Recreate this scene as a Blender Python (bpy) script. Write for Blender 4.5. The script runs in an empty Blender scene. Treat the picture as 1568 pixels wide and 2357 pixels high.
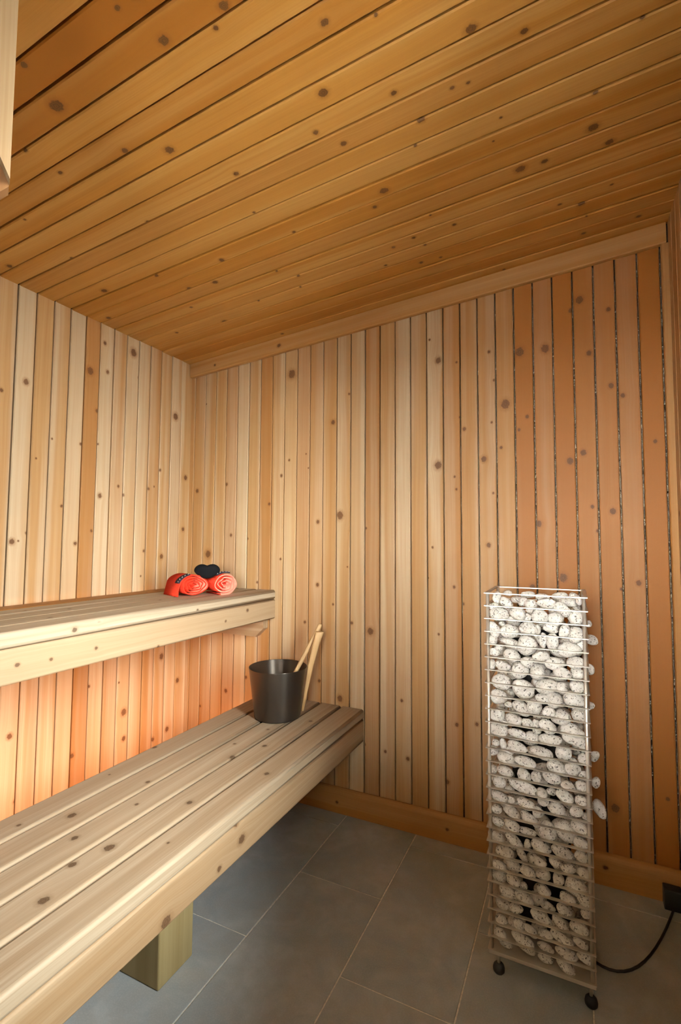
import bpy, bmesh, math, random
from mathutils import Vector, Matrix, Euler

random.seed(7)
SC = bpy.context.scene
COL = SC.collection

# ------------------------------------------------------------------ camera
YAW, PITCH, ROLL = 0.4451, 0.0604, 0.0060
cam_data = bpy.data.cameras.new('camera')
cam = bpy.data.objects.new('camera', cam_data)
COL.objects.link(cam)
_sy, _cy, _sp, _cp = math.sin(YAW), math.cos(YAW), math.sin(PITCH), math.cos(PITCH)
_f = Vector((-_sy*_cp, _cy*_cp, _sp)); _r = Vector((_cy, _sy, 0)); _u = _r.cross(_f)
_r2 = _r*math.cos(ROLL) + _u*math.sin(ROLL); _u2 = _u*math.cos(ROLL) - _r*math.sin(ROLL)
M = Matrix((_r2, _u2, -_f)).transposed().to_4x4()
M.translation = Vector((1.8245, -1.9695, 1.1606))
cam.matrix_world = M
cam_data.sensor_fit = 'VERTICAL'; cam_data.sensor_height = 36.0
cam_data.lens = 1123.48/2357*36.0
cam_data.clip_start = 0.02
SC.camera = cam

# ------------------------------------------------------------------ world, window light, exposure
world = bpy.data.worlds.new('overcast_sky'); SC.world = world
world.use_nodes = True
bg = world.node_tree.nodes['Background']
bg.inputs['Color'].default_value = (1.0, 0.99, 0.97, 1)
# hazy sky, somewhat brighter overhead than at the horizon, all the way round
_wt = world.node_tree
_tc = _wt.nodes.new('ShaderNodeTexCoord'); _sx = _wt.nodes.new('ShaderNodeSeparateXYZ')
_ma = _wt.nodes.new('ShaderNodeMath'); _ma.operation = 'MULTIPLY_ADD'; _ma.use_clamp = False
_mx = _wt.nodes.new('ShaderNodeMath'); _mx.operation = 'MAXIMUM'; _mx.inputs[1].default_value = 0.0
SKY = 76.0
_ma.inputs[1].default_value = SKY*0.6; _ma.inputs[2].default_value = SKY
_wt.links.new(_tc.outputs['Generated'], _sx.inputs[0]); _wt.links.new(_sx.outputs[2], _mx.inputs[0])
_wt.links.new(_mx.outputs[0], _ma.inputs[0]); _wt.links.new(_ma.outputs[0], bg.inputs['Strength'])
WIN_Y0, WIN_Y1, WIN_Z0, WIN_Z1 = -1.40, -1.00, 0.86, 1.92
portal = bpy.data.lights.new('window_daylight_portal', 'AREA')
portal.shape = 'RECTANGLE'; portal.size = WIN_Y1-WIN_Y0; portal.size_y = WIN_Z1-WIN_Z0
portal.cycles.is_portal = True
po = bpy.data.objects.new('window_daylight_portal', portal); COL.objects.link(po)
po.location = (2.30, (WIN_Y0+WIN_Y1)/2, (WIN_Z0+WIN_Z1)/2)
po.rotation_euler = (math.radians(90), 0, math.radians(90))
FW_X0, FW_X1, FW_Z0, FW_Z1 = 1.42, 2.00, 0.98, 1.68
portal2 = bpy.data.lights.new('added_window_portal', 'AREA')
portal2.shape = 'RECTANGLE'; portal2.size = FW_X1-FW_X0; portal2.size_y = FW_Z1-FW_Z0
portal2.cycles.is_portal = True
po2 = bpy.data.objects.new('added_window_portal', portal2); COL.objects.link(po2)
po2.location = ((FW_X0+FW_X1)/2, -2.45-0.16, (FW_Z0+FW_Z1)/2)
po2.rotation_euler = (math.radians(90), 0, math.radians(180))
SC.view_settings.view_transform = 'Standard'
SC.view_settings.look = 'None'
SC.view_settings.gamma = 1.0
SC.view_settings.use_curve_mapping = False
SC.view_settings.exposure = 0.27
SC.cycles.use_denoising = True
SC.cycles.max_bounces = 12
SC.cycles.use_adaptive_sampling = True
SC.cycles.adaptive_threshold = 0.02
SC.cycles.diffuse_bounces = 7
SC.cycles.sample_clamp_indirect = 10.0

# ------------------------------------------------------------------ measures (metres)
W = 0.0697                 # visible width of one cladding board
ROOM_X = 2.142             # right wall
ROOM_Y = -2.45             # front wall, behind the camera
H0, SLOPE = 2.0966, 0.0824 # ceiling height at the left wall, rise to the right
X0 = 0.0269                # first whole board of the back wall
ZB, ZU = 0.4449, 0.9297    # bench tops
def ceil_z(x): return H0 + SLOPE*x

# knots (u across, v along, radius) per board, and stones (x,y,z, half sizes, tilt)
KNOTS_LEFT = {-1: [(0.0635,1.273,0.0072),(0.0515,0.561,0.0095)],0: [(0.0365,1.489,0.0119),(0.0457,1.219,0.0095),(0.058,0.454,0.0115)],1: [(0.0425,1.793,0.0163),(0.0446,0.235,0.0112)],2: [(0.064,1.505,0.0067),(0.0399,1.082,0.0111),(0.0219,0.596,0.0133),(0.0622,0.216,0.0087)],3: [(0.0639,1.406,0.0065),(0.0297,1.42,0.0044)],4: [(0.0116,1.111,0.0064),(0.025,0.994,0.0042)],5: [(0.0355,2.029,0.0169),(0.0012,1.921,0.0064),(0.0674,1.364,0.0062),(0.0576,0.533,0.004),(0.0268,0.396,0.0142),(0.0222,0.28,0.0102)],6: [(0.027,1.4,0.0061)],7: [(0.0494,2.017,0.008),(0.0313,1.895,0.008),(0.0656,1.57,0.0039),(0.0481,1.35,0.0098),(0.0671,0.555,0.0057)],8: [(0.0469,1.872,0.0153),(0.008,1.71,0.0078),(0.0139,1.199,0.0058),(0.0643,0.301,0.0091)],9: [(0.0072,1.555,0.0057),(0.0152,1.146,0.0074)],10: [(0.0096,1.294,0.0055),(0.0601,1.553,0.0036)],11: [(0.0496,1.467,0.0035)],12: [(0.0296,1.746,0.0102),(0.0543,1.153,0.0099),(0.0031,1.185,0.005),(0.0316,1.156,0.0034),(0.0307,0.462,0.0098),(0.0006,0.225,0.0065)],13: [(0.0431,1.691,0.0065)]}
KNOTS_BACK = {0: [(0.0271,1.42,0.0097)],1: [(0.0051,1.875,0.0039),(0.039,1.093,0.017),(0.0106,0.328,0.0056)],3: [(0.0098,1.446,0.0075),(0.0433,1.189,0.0074),(0.03,0.425,0.0091)],5: [(0.0048,1.172,0.0054),(0.0655,0.962,0.0054),(0.0088,0.504,0.0071)],6: [(0.0591,1.339,0.0071)],7: [(0.0562,1.473,0.0071),(0.0576,1.076,0.0053)],8: [(0.0376,1.96,0.0195),(0.029,1.545,0.0053)],9: [(0.0513,1.568,0.0035),(0.0637,1.501,0.0034),(0.0536,0.792,0.0067)],10: [(0.0468,1.25,0.0084),(0.0475,0.964,0.0084),(0.0606,0.538,0.0066)],11: [(0.0512,1.704,0.0101),(0.0576,0.881,0.0049)],12: [(0.0196,1.278,0.0166),(0.0615,1.825,0.005),(0.0573,1.049,0.0032),(0.025,0.475,0.0129)],13: [(0.0098,0.806,0.0065)],14: [(0.0065,1.219,0.0048),(0.028,0.777,0.0143),(0.0014,0.301,0.0063)],15: [(0.0258,0.288,0.0061)],16: [(0.0284,0.506,0.0061),(0.0539,0.277,0.0076)],18: [(0.05,1.915,0.0123),(0.0136,2.01,0.0047),(0.0473,1.476,0.0152),(0.0219,1.139,0.0045),(0.0032,1.014,0.0031),(0.0449,0.79,0.0044)],19: [(0.0558,1.896,0.0045),(0.0679,1.667,0.0045),(0.0449,1.425,0.0045),(0.0514,1.374,0.0045),(0.0396,0.982,0.0059),(0.0455,0.446,0.0072),(0.0062,0.22,0.0087)],20: [(0.0151,1.617,0.0075),(0.0036,0.917,0.0059),(0.0526,0.46,0.0071)],21: [(0.0457,1.918,0.0059),(0.0626,1.801,0.0044),(0.0522,1.633,0.0043),(0.0206,1.489,0.0116),(0.0553,1.353,0.0043),(0.0349,1.15,0.0087)],22: [(0.0357,1.7,0.0173),(0.0172,1.53,0.0058)],23: [(0.0202,1.899,0.0172),(0.0445,1.642,0.0071),(0.014,1.594,0.0057),(0.0524,0.994,0.011)],24: [(0.0423,1.897,0.0155),(0.0095,1.232,0.011)],25: [(0.0633,2.027,0.0082),(0.0504,1.461,0.0122),(0.0188,1.033,0.0149)],26: [(0.0236,2.062,0.0137),(0.0506,1.855,0.0094),(0.0242,1.489,0.0108),(0.0494,1.291,0.0066),(0.064,1.204,0.0053)],27: [(0.0474,2.006,0.008),(0.0489,1.724,0.0093),(0.0435,1.273,0.0105),(0.0634,1.001,0.0052),(0.0266,0.255,0.0139)],28: [(0.0148,1.685,0.0079),(0.0463,1.024,0.0089)],29: [(0.0383,1.512,0.0064),(0.0403,0.319,0.0061)]}
KNOTS_CEILING = {0: [(0.0252,1.601,0.0058),(0.0457,0.594,0.0071)],1: [(0.0346,1.879,0.0065),(0.0346,2.046,0.0075)],2: [(0.0629,1.886,0.0037)],3: [(0.065,1.87,0.0095),(0.0331,1.33,0.007),(0.0258,1.402,0.0054)],4: [(0.0305,1.807,0.0059),(0.0418,1.953,0.0045),(0.0594,1.372,0.0052),(0.0194,1.209,0.0055),(0.0069,0.445,0.0115),(0.0415,0.199,0.0068),(0.067,0.668,0.0046),(0.0633,0.866,0.0044)],5: [(0.0439,1.487,0.0062),(0.05,1.349,0.0064),(0.0376,1.271,0.0065),(0.0648,0.898,0.0056)],6: [(0.0614,1.429,0.0036),(0.0377,0.408,0.0061),(0.0644,0.845,0.0042)],7: [(0.0432,1.708,0.0128),(0.0378,1.773,0.0084),(0.0177,1.936,0.0101),(0.0568,0.607,0.0099)],8: [(0.0477,1.286,0.0069),(0.0246,1.894,0.0127),(0.0158,0.062,0.0094),(0.0075,0.497,0.0086)],9: [(0.0105,1.013,0.0061),(0.0167,0.719,0.0078),(0.0671,1.895,0.0063),(0.03,1.336,0.0121),(0.0038,1.213,0.0035),(0.0469,1.653,0.003),(0.0112,0.718,0.0079),(0.0646,0.458,0.0068)],10: [(0.0655,1.464,0.004),(0.039,1.68,0.0037),(0.0233,0.218,0.0113)],11: [(0.0103,0.953,0.0046),(0.0662,1.5,0.0093),(0.069,1.978,0.0054)],12: [(0.0306,1.301,0.0077),(0.0369,1.625,0.0043),(0.0427,1.589,0.0052)],13: [(0.0247,1.253,0.0066),(0.0196,0.999,0.0072),(0.0041,0.648,0.0058),(0.0049,0.295,0.005),(0.0228,1.753,0.0071),(0.028,1.463,0.007),(0.0064,0.297,0.005)],14: [(0.0416,1.319,0.0112),(0.0145,1.653,0.0108),(0.0156,0.086,0.0089)],15: [(0.029,0.9,0.0115),(0.0572,0.349,0.0044),(0.0645,1.487,0.0037)],16: [(0.0329,1.39,0.0082),(0.0476,0.598,0.0059),(0.0129,0.801,0.0076),(0.0003,0.641,0.0041)],17: [(0.0611,1.194,0.0052),(0.0678,0.591,0.0065)],18: [(0.0151,1.233,0.01),(0.0236,1.086,0.0106),(0.0363,0.769,0.0153)],19: [(0.0573,0.796,0.0071),(0.0386,1.052,0.0057)]}
KNOTS_BENCH = {0: [(0.0122,-0.676,0.0081),(0.042,-0.883,0.0036),(0.0658,-1.168,0.0059)],1: [(0.0414,-1.081,0.0112),(0.0796,-0.865,0.0069)],2: [(0.0344,-1.142,0.0085),(0.0462,-0.968,0.0053),(0.0974,-0.616,0.0117),(0.036,-0.53,0.0055),(0.0674,-0.367,0.0059)],3: [(0.066,-0.898,0.0086),(0.0377,-1.131,0.0119),(0.0639,-1.306,0.0109),(0.0158,-1.209,0.0086),(0.0681,-0.22,0.0078),(0.0384,-0.498,0.0082)],4: [(0.0582,-0.666,0.0085),(0.0439,-1.058,0.0037)],5: [(0.0122,-0.422,0.0068)]}
KNOTS_LOWER_FASCIA = [(-0.0042,-0.869,0.0081),(0.0465,-0.847,0.0129),(0.0806,-1.117,0.0134),(0.0707,-0.939,0.0077)]
KNOTS_UPPER_FASCIA = [(0.0436,-1.185,0.0055),(0.0484,-1.096,0.0047),(0.0448,-0.958,0.0051),(0.0852,-0.717,0.0044),(0.0258,-0.216,0.0075),(0.0514,-0.362,0.0053)]
KNOTS_UPPER_EDGE = [(0.0246,-1.03,0.0074),(0.0089,-0.952,0.0052),(0.0304,-0.529,0.0049)]
STONES_FRONT = [[1.6243,-0.5188,1.0049,0.0127,0.0102,0.0159,0.0],[1.6509,-0.5306,0.9945,0.0191,0.0104,0.013,25.0],[1.6957,-0.5193,0.9959,0.0155,0.0097,0.0121,-30.0],[1.7157,-0.5294,0.992,0.0179,0.0116,0.0145,0.0],[1.7567,-0.5296,0.9979,0.0252,0.0114,0.0143,0.0],[1.7902,-0.529,0.9876,0.02,0.012,0.015,20.0],[1.6157,-0.5205,0.9808,0.0177,0.0085,0.0106,-10.0],[1.834,-0.5224,1.0075,0.0082,0.0066,0.0115,0.0],[1.6314,-0.5256,0.9598,0.028,0.0154,0.0193,-8.0],[1.6828,-0.5258,0.9634,0.0224,0.0152,0.019,10.0],[1.7117,-0.5221,0.975,0.0103,0.0069,0.0086,0.0],[1.7386,-0.5254,0.9604,0.0229,0.0156,0.0195,10.0],[1.7773,-0.5256,0.9566,0.0192,0.0154,0.0201,30.0],[1.8257,-0.5252,0.9633,0.0198,0.0158,0.0214,45.0],[1.8021,-0.5291,0.9769,0.0149,0.0119,0.0149,40.0],[1.6625,-0.522,0.9494,0.0139,0.007,0.0087,0.0],[1.7047,-0.5194,0.9555,0.012,0.0096,0.012,0.0],[1.6159,-0.527,0.9172,0.0176,0.014,0.0219,-15.0],[1.659,-0.5243,0.9152,0.0252,0.0167,0.0208,-10.0],[1.7095,-0.5253,0.9263,0.0256,0.0157,0.0196,10.0],[1.7315,-0.5222,0.9242,0.0085,0.0068,0.0153,0.0],[1.7647,-0.5296,0.9331,0.0201,0.0114,0.0142,0.0],[1.7981,-0.5298,0.9276,0.0141,0.0112,0.0215,20.0],[1.8262,-0.5246,0.9178,0.0205,0.0164,0.023,10.0],[1.6391,-0.5234,0.9324,0.0105,0.0056,0.007,0.0],[1.6125,-0.5295,0.8872,0.0154,0.0115,0.0144,0.0],[1.6563,-0.5193,0.8832,0.024,0.0097,0.0122,10.0],[1.7035,-0.5191,0.8774,0.0283,0.0219,0.0274,15.0],[1.7425,-0.5309,0.8983,0.0126,0.0101,0.0202,0.0],[1.768,-0.5266,0.8965,0.018,0.0144,0.0251,0.0],[1.8075,-0.5245,0.8787,0.0305,0.0165,0.0206,-10.0],[1.6295,-0.5206,0.8654,0.0123,0.0084,0.0105,0.0],[1.8361,-0.5211,0.8938,0.0098,0.0079,0.0148,0.0],[1.6173,-0.5191,0.8518,0.0158,0.0099,0.0123,0.0],[1.6633,-0.5272,0.8496,0.0224,0.0138,0.0172,20.0],[1.7395,-0.5289,0.8546,0.0235,0.0121,0.0151,-20.0],[1.7051,-0.5281,0.8357,0.0187,0.0129,0.0161,0.0],[1.7721,-0.5263,0.8394,0.025,0.0147,0.0183,0.0],[1.8218,-0.5279,0.8469,0.0229,0.0131,0.0164,0.0],[1.6084,-0.5191,0.8162,0.0123,0.0099,0.0159,0.0],[1.6409,-0.5288,0.8179,0.0217,0.0122,0.0152,10.0],[1.6834,-0.5232,0.8087,0.024,0.0178,0.0223,20.0],[1.7296,-0.5227,0.8107,0.0228,0.0183,0.0228,-25.0],[1.7884,-0.5284,0.8164,0.0248,0.0126,0.0157,10.0],[1.8256,-0.5286,0.8202,0.0179,0.0124,0.0155,0.0],[1.6353,-0.5229,0.7722,0.0278,0.0181,0.0226,15.0],[1.6904,-0.5198,0.7599,0.0317,0.0212,0.0265,20.0],[1.754,-0.5243,0.7761,0.0326,0.0167,0.0209,-12.0],[1.7892,-0.5291,0.7787,0.0148,0.0119,0.0165,0.0],[1.8263,-0.528,0.7849,0.0195,0.013,0.0163,0.0],[1.6266,-0.5243,0.7322,0.0252,0.0167,0.0209,15.0],[1.7702,-0.5251,0.7426,0.0199,0.0159,0.0216,-10.0],[1.8169,-0.524,0.7531,0.0286,0.017,0.0213,8.0],[1.7398,-0.5303,0.7447,0.0167,0.0107,0.0134,0.0],[1.6526,-0.5221,0.7133,0.0104,0.0069,0.0086,0.0],[1.8384,-0.5225,0.7325,0.0081,0.0065,0.0114,0.0],[1.687,-0.5267,0.709,0.0255,0.0143,0.0179,30.0],[1.7197,-0.5248,0.7172,0.0202,0.0162,0.0236,20.0],[1.6223,-0.5264,0.684,0.0234,0.0146,0.0182,-8.0],[1.7552,-0.5297,0.7116,0.0179,0.0113,0.0141,0.0],[1.786,-0.5238,0.6993,0.0239,0.0172,0.0214,0.0],[1.8292,-0.5254,0.7129,0.0211,0.0156,0.0195,40.0],[1.6675,-0.5294,0.6775,0.0225,0.0116,0.0145,15.0],[1.6385,-0.5207,0.6627,0.0156,0.0083,0.0104,0.0],[1.7011,-0.5302,0.6732,0.0152,0.0108,0.0135,0.0],[1.7224,-0.5209,0.672,0.0101,0.0081,0.0135,0.0],[1.7522,-0.527,0.6723,0.0241,0.014,0.0175,25.0],[1.6273,-0.5258,0.6412,0.0268,0.0152,0.019,10.0],[1.8122,-0.5253,0.6688,0.031,0.0157,0.0196,10.0],[1.6773,-0.5295,0.6409,0.0255,0.0115,0.0144,8.0],[1.7129,-0.5276,0.6365,0.0185,0.0134,0.0168,0.0],[1.7584,-0.5284,0.6389,0.029,0.0126,0.0157,-8.0],[1.8147,-0.5293,0.65,0.03,0.0117,0.0146,15.0],[1.7253,-0.5223,0.6532,0.0118,0.0067,0.0084,0.0],[1.6178,-0.5207,0.604,0.0104,0.0083,0.0104,0.0],[1.637,-0.5207,0.6024,0.0104,0.0083,0.0155,0.0],[1.6767,-0.5288,0.6058,0.028,0.0122,0.0153,12.0],[1.7356,-0.5277,0.5999,0.03,0.0133,0.0166,15.0],[1.7894,-0.5253,0.6097,0.0213,0.0157,0.0197,-20.0],[1.8349,-0.5206,0.6331,0.0105,0.0084,0.0146,0.0],[1.6122,-0.5299,0.5845,0.0138,0.0111,0.0138,0.0],[1.6537,-0.5194,0.5865,0.0137,0.0096,0.012,0.0],[1.6447,-0.528,0.5697,0.024,0.013,0.0163,15.0],[1.6952,-0.5282,0.5696,0.0295,0.0128,0.016,10.0],[1.7701,-0.5265,0.5707,0.0247,0.0145,0.0181,10.0],[1.8356,-0.5307,0.6056,0.0129,0.0103,0.0145,20.0],[1.6102,-0.5207,0.5299,0.0104,0.0083,0.013,0.0],[1.6428,-0.5294,0.535,0.0214,0.0116,0.0145,10.0],[1.8117,-0.5274,0.573,0.0195,0.0136,0.017,0.0],[1.812,-0.5212,0.5895,0.0114,0.0078,0.0098,0.0],[1.6908,-0.5282,0.5344,0.0185,0.0128,0.016,30.0],[1.7208,-0.5303,0.5366,0.0133,0.0107,0.015,0.0],[1.7591,-0.5291,0.5424,0.0247,0.0119,0.0148,10.0],[1.8348,-0.5199,0.5589,0.0113,0.0091,0.0129,0.0],[1.6232,-0.5207,0.5041,0.019,0.0083,0.0104,0.0],[1.6273,-0.5273,0.5034,0.0189,0.0137,0.0172,20.0],[1.6887,-0.5275,0.5018,0.0438,0.0135,0.0168,18.0],[1.8312,-0.5301,0.5366,0.0152,0.0109,0.0136,0.0],[1.7976,-0.5306,0.5297,0.0178,0.0104,0.013,0.0],[1.7354,-0.5291,0.4948,0.0149,0.0119,0.0149,0.0],[1.6252,-0.528,0.4634,0.0223,0.013,0.0163,20.0],[1.7897,-0.5293,0.5006,0.0244,0.0117,0.0146,25.0],[1.6553,-0.5208,0.4586,0.0128,0.0082,0.0102,0.0],[1.6945,-0.5289,0.4614,0.0243,0.0121,0.0151,15.0],[1.829,-0.5295,0.4986,0.0144,0.0115,0.0144,0.0],[1.7382,-0.5304,0.4769,0.0149,0.0106,0.0132,0.0],[1.758,-0.5211,0.5026,0.0132,0.0079,0.0099,0.0],[1.6186,-0.5307,0.43,0.0146,0.0103,0.0128,0.0],[1.6589,-0.5281,0.43,0.0254,0.0129,0.0161,30.0],[1.7704,-0.5266,0.4634,0.0237,0.0144,0.018,15.0],[1.8168,-0.5294,0.4693,0.0177,0.0116,0.0145,10.0],[1.7253,-0.5291,0.4461,0.0166,0.0119,0.0149,0.0],[1.7018,-0.5297,0.4247,0.0233,0.0113,0.0142,20.0],[1.6215,-0.5307,0.3977,0.0171,0.0103,0.0128,15.0],[1.8398,-0.5213,0.4584,0.0096,0.0077,0.0096,0.0],[1.6584,-0.5281,0.394,0.0237,0.0129,0.0161,20.0],[1.6973,-0.521,0.3847,0.0252,0.008,0.0101,5.0],[1.7471,-0.5225,0.4003,0.0231,0.0185,0.0256,30.0],[1.7907,-0.5202,0.41,0.0293,0.0208,0.0261,25.0],[1.8262,-0.5282,0.4323,0.024,0.0128,0.016,30.0],[1.6174,-0.5287,0.3561,0.0222,0.0123,0.0154,25.0],[1.6629,-0.5295,0.3584,0.0269,0.0115,0.0143,40.0],[1.6968,-0.521,0.353,0.01,0.008,0.0134,0.0],[1.7305,-0.5278,0.3591,0.0272,0.0132,0.0165,20.0],[1.8253,-0.5295,0.3942,0.0192,0.0115,0.0144,20.0],[1.6396,-0.5274,0.3203,0.0254,0.0136,0.017,15.0],[1.7824,-0.528,0.3589,0.0275,0.013,0.0162,20.0],[1.6821,-0.5209,0.32,0.0202,0.0081,0.0101,50.0],[1.7216,-0.5291,0.32,0.0223,0.0119,0.0148,15.0],[1.7642,-0.5306,0.3304,0.0179,0.0104,0.013,30.0],[1.8275,-0.5295,0.361,0.0175,0.0115,0.0143,10.0],[1.6248,-0.5301,0.2819,0.0221,0.0109,0.0136,20.0],[1.6964,-0.529,0.2869,0.0208,0.012,0.0149,15.0],[1.7964,-0.5307,0.3224,0.0193,0.0103,0.0129,-15.0],[1.8309,-0.5308,0.3215,0.0175,0.0102,0.0127,10.0],[1.6604,-0.5303,0.2935,0.0185,0.0107,0.0134,20.0],[1.6209,-0.5281,0.2551,0.0204,0.0129,0.0162,20.0],[1.6596,-0.5282,0.2518,0.0185,0.0128,0.016,15.0],[1.7348,-0.5292,0.29,0.0197,0.0118,0.0148,0.0],[1.7708,-0.5293,0.2895,0.0146,0.0117,0.0162,0.0],[1.8137,-0.525,0.2785,0.0296,0.016,0.02,25.0],[1.7356,-0.5286,0.249,0.018,0.0124,0.0155,25.0],[1.6447,-0.5282,0.22,0.0236,0.0128,0.016,25.0],[1.6875,-0.529,0.2159,0.0257,0.012,0.0149,30.0],[1.684,-0.521,0.2418,0.0117,0.008,0.01,0.0],[1.792,-0.5294,0.2465,0.0209,0.0116,0.0144,20.0],[1.8337,-0.5296,0.2533,0.0206,0.0114,0.0142,30.0],[1.6298,-0.5288,0.1852,0.0186,0.0122,0.0152,20.0],[1.7232,-0.5305,0.2261,0.0164,0.0105,0.0131,25.0],[1.6652,-0.531,0.1832,0.02,0.01,0.0125,-10.0],[1.7826,-0.5294,0.216,0.0177,0.0116,0.0145,20.0],[1.7435,-0.5198,0.2068,0.0213,0.0092,0.0115,20.0],[1.7268,-0.5292,0.1795,0.0278,0.0118,0.0147,25.0],[1.8345,-0.5309,0.2242,0.0142,0.0101,0.0126,0.0],[1.6276,-0.5289,0.1394,0.0169,0.0121,0.0152,10.0],[1.6724,-0.5304,0.1454,0.0166,0.0106,0.0133,20.0],[1.7732,-0.5307,0.1831,0.0209,0.0103,0.0129,35.0],[1.818,-0.5283,0.1825,0.0238,0.0127,0.0159,15.0],[1.624,-0.5295,0.1049,0.0202,0.0115,0.0143,30.0],[1.7018,-0.5305,0.1394,0.0197,0.0105,0.0132,30.0],[1.6827,-0.5291,0.1085,0.0298,0.0119,0.0149,20.0],[1.7768,-0.5294,0.1437,0.0305,0.0116,0.0144,25.0],[1.7383,-0.5306,0.1407,0.0179,0.0104,0.013,10.0],[1.7371,-0.5198,0.1018,0.0213,0.0092,0.0114,10.0],[1.6371,-0.5209,0.0777,0.0169,0.0081,0.0101,10.0],[1.7878,-0.5295,0.111,0.0287,0.0115,0.0144,15.0],[1.8307,-0.5309,0.115,0.022,0.0101,0.0126,25.0],[1.6909,-0.521,0.0836,0.0215,0.008,0.0099,15.0],[1.7843,-0.5295,0.0794,0.0255,0.0115,0.0144,30.0],[1.82,-0.5201,0.1396,0.0191,0.0089,0.0111,20.0],[1.7366,-0.5199,0.0737,0.0196,0.0091,0.0114,0.0]]
STONES_TOP = [[1.6409,-0.4,1.0068,0.0136,0.0076,0.0095,0.0],[1.6969,-0.39,1.0042,0.0225,0.009,0.0113,0.0],[1.7384,-0.42,1.002,0.02,0.0095,0.0118,0.0],[1.7844,-0.4,1.0043,0.0218,0.0102,0.0127,0.0],[1.8237,-0.42,1.0059,0.0151,0.0106,0.0133,0.0],[1.6759,-0.45,0.9944,0.0218,0.0087,0.0109,0.0],[1.8079,-0.47,0.9971,0.0258,0.011,0.0138,0.0]]
STONES_RIGHT = [[1.8669,-0.36,0.8793,0.0181,0.0116,0.0145,20.0],[1.8593,-0.4,0.8059,0.0123,0.0099,0.0167,0.0],[1.8567,-0.4,0.9309,0.0106,0.0085,0.0106,0.0],[1.8582,-0.42,0.71,0.0104,0.0083,0.0104,0.0],[1.8649,-0.4,0.5691,0.0122,0.0097,0.0156,35.0],[1.8658,-0.42,0.5061,0.012,0.0096,0.0154,20.0],[1.874,-0.4,0.4291,0.0172,0.0138,0.0267,-30.0]]

# ------------------------------------------------------------------ material helpers
class NT:
    def __init__(s, name):
        s.m = bpy.data.materials.new(name); s.m.use_nodes = True
        s.t = s.m.node_tree; s.t.nodes.clear()
        s.out = s.t.nodes.new('ShaderNodeOutputMaterial')
    def n(s, typ, **kw):
        nd = s.t.nodes.new(typ)
        for k, v in kw.items(): setattr(nd, k, v)
        return nd
    def put(s, sock, v):
        if hasattr(v, 'bl_idname') or hasattr(v, 'is_linked'): s.t.links.new(v, sock)
        elif v is not None: sock.default_value = v
    def math(s, op, a, b=None, c=None, clamp=False):
        nd = s.n('ShaderNodeMath', operation=op, use_clamp=clamp)
        for i, v in enumerate((a, b, c)): s.put(nd.inputs[i], v)
        return nd.outputs[0]
    def vmath(s, op, a, b=None):
        nd = s.n('ShaderNodeVectorMath', operation=op)
        s.put(nd.inputs[0], a); s.put(nd.inputs[1], b)
        return nd.outputs['Value'] if op in ('LENGTH', 'DISTANCE') else nd.outputs['Vector']
    def comb(s, x, y, z=0.0):
        nd = s.n('ShaderNodeCombineXYZ')
        for i, v in enumerate((x, y, z)): s.put(nd.inputs[i], v)
        return nd.outputs[0]
    def noise(s, vec, scale=1.0, detail=2.0, rough=0.5, dist=0.0):
        nd = s.n('ShaderNodeTexNoise')
        s.put(nd.inputs['Vector'], vec)
        nd.inputs['Scale'].default_value = scale; nd.inputs['Detail'].default_value = detail
        nd.inputs['Roughness'].default_value = rough; nd.inputs['Distortion'].default_value = dist
        return nd.outputs['Fac']
    def maprange(s, v, a, b, c=0.0, d=1.0, smooth=True):
        nd = s.n('ShaderNodeMapRange')
        if smooth: nd.interpolation_type = 'SMOOTHSTEP'
        s.put(nd.inputs[0], v)
        for i, q in enumerate((a, b, c, d)): nd.inputs[i+1].default_value = q
        return nd.outputs[0]
    def mix(s, f, a, b, blend='MIX'):
        nd = s.n('ShaderNodeMix', data_type='RGBA', blend_type=blend)
        s.put(nd.inputs[0], f)
        s.put(nd.inputs[6], a if not isinstance(a, tuple) else a+(1,))
        s.put(nd.inputs[7], b if not isinstance(b, tuple) else b+(1,))
        return nd.outputs[2]
    def bsdf(s, color, rough=0.5, metal=0.0, spec=0.5, bump=None, bstr=0.2, bdist=0.002):
        p = s.n('ShaderNodeBsdfPrincipled')
        s.put(p.inputs['Base Color'], color if not isinstance(color, tuple) else color+(1,))
        s.put(p.inputs['Roughness'], rough); p.inputs['Metallic'].default_value = metal
        p.inputs['Specular IOR Level'].default_value = spec
        if bump is not None:
            b = s.n('ShaderNodeBump'); b.inputs['Strength'].default_value = bstr; b.inputs['Distance'].default_value = bdist
            s.put(b.inputs['Height'], bump); s.t.links.new(b.outputs[0], p.inputs['Normal'])
        s.t.links.new(p.outputs[0], s.out.inputs[0])
        return p

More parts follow.
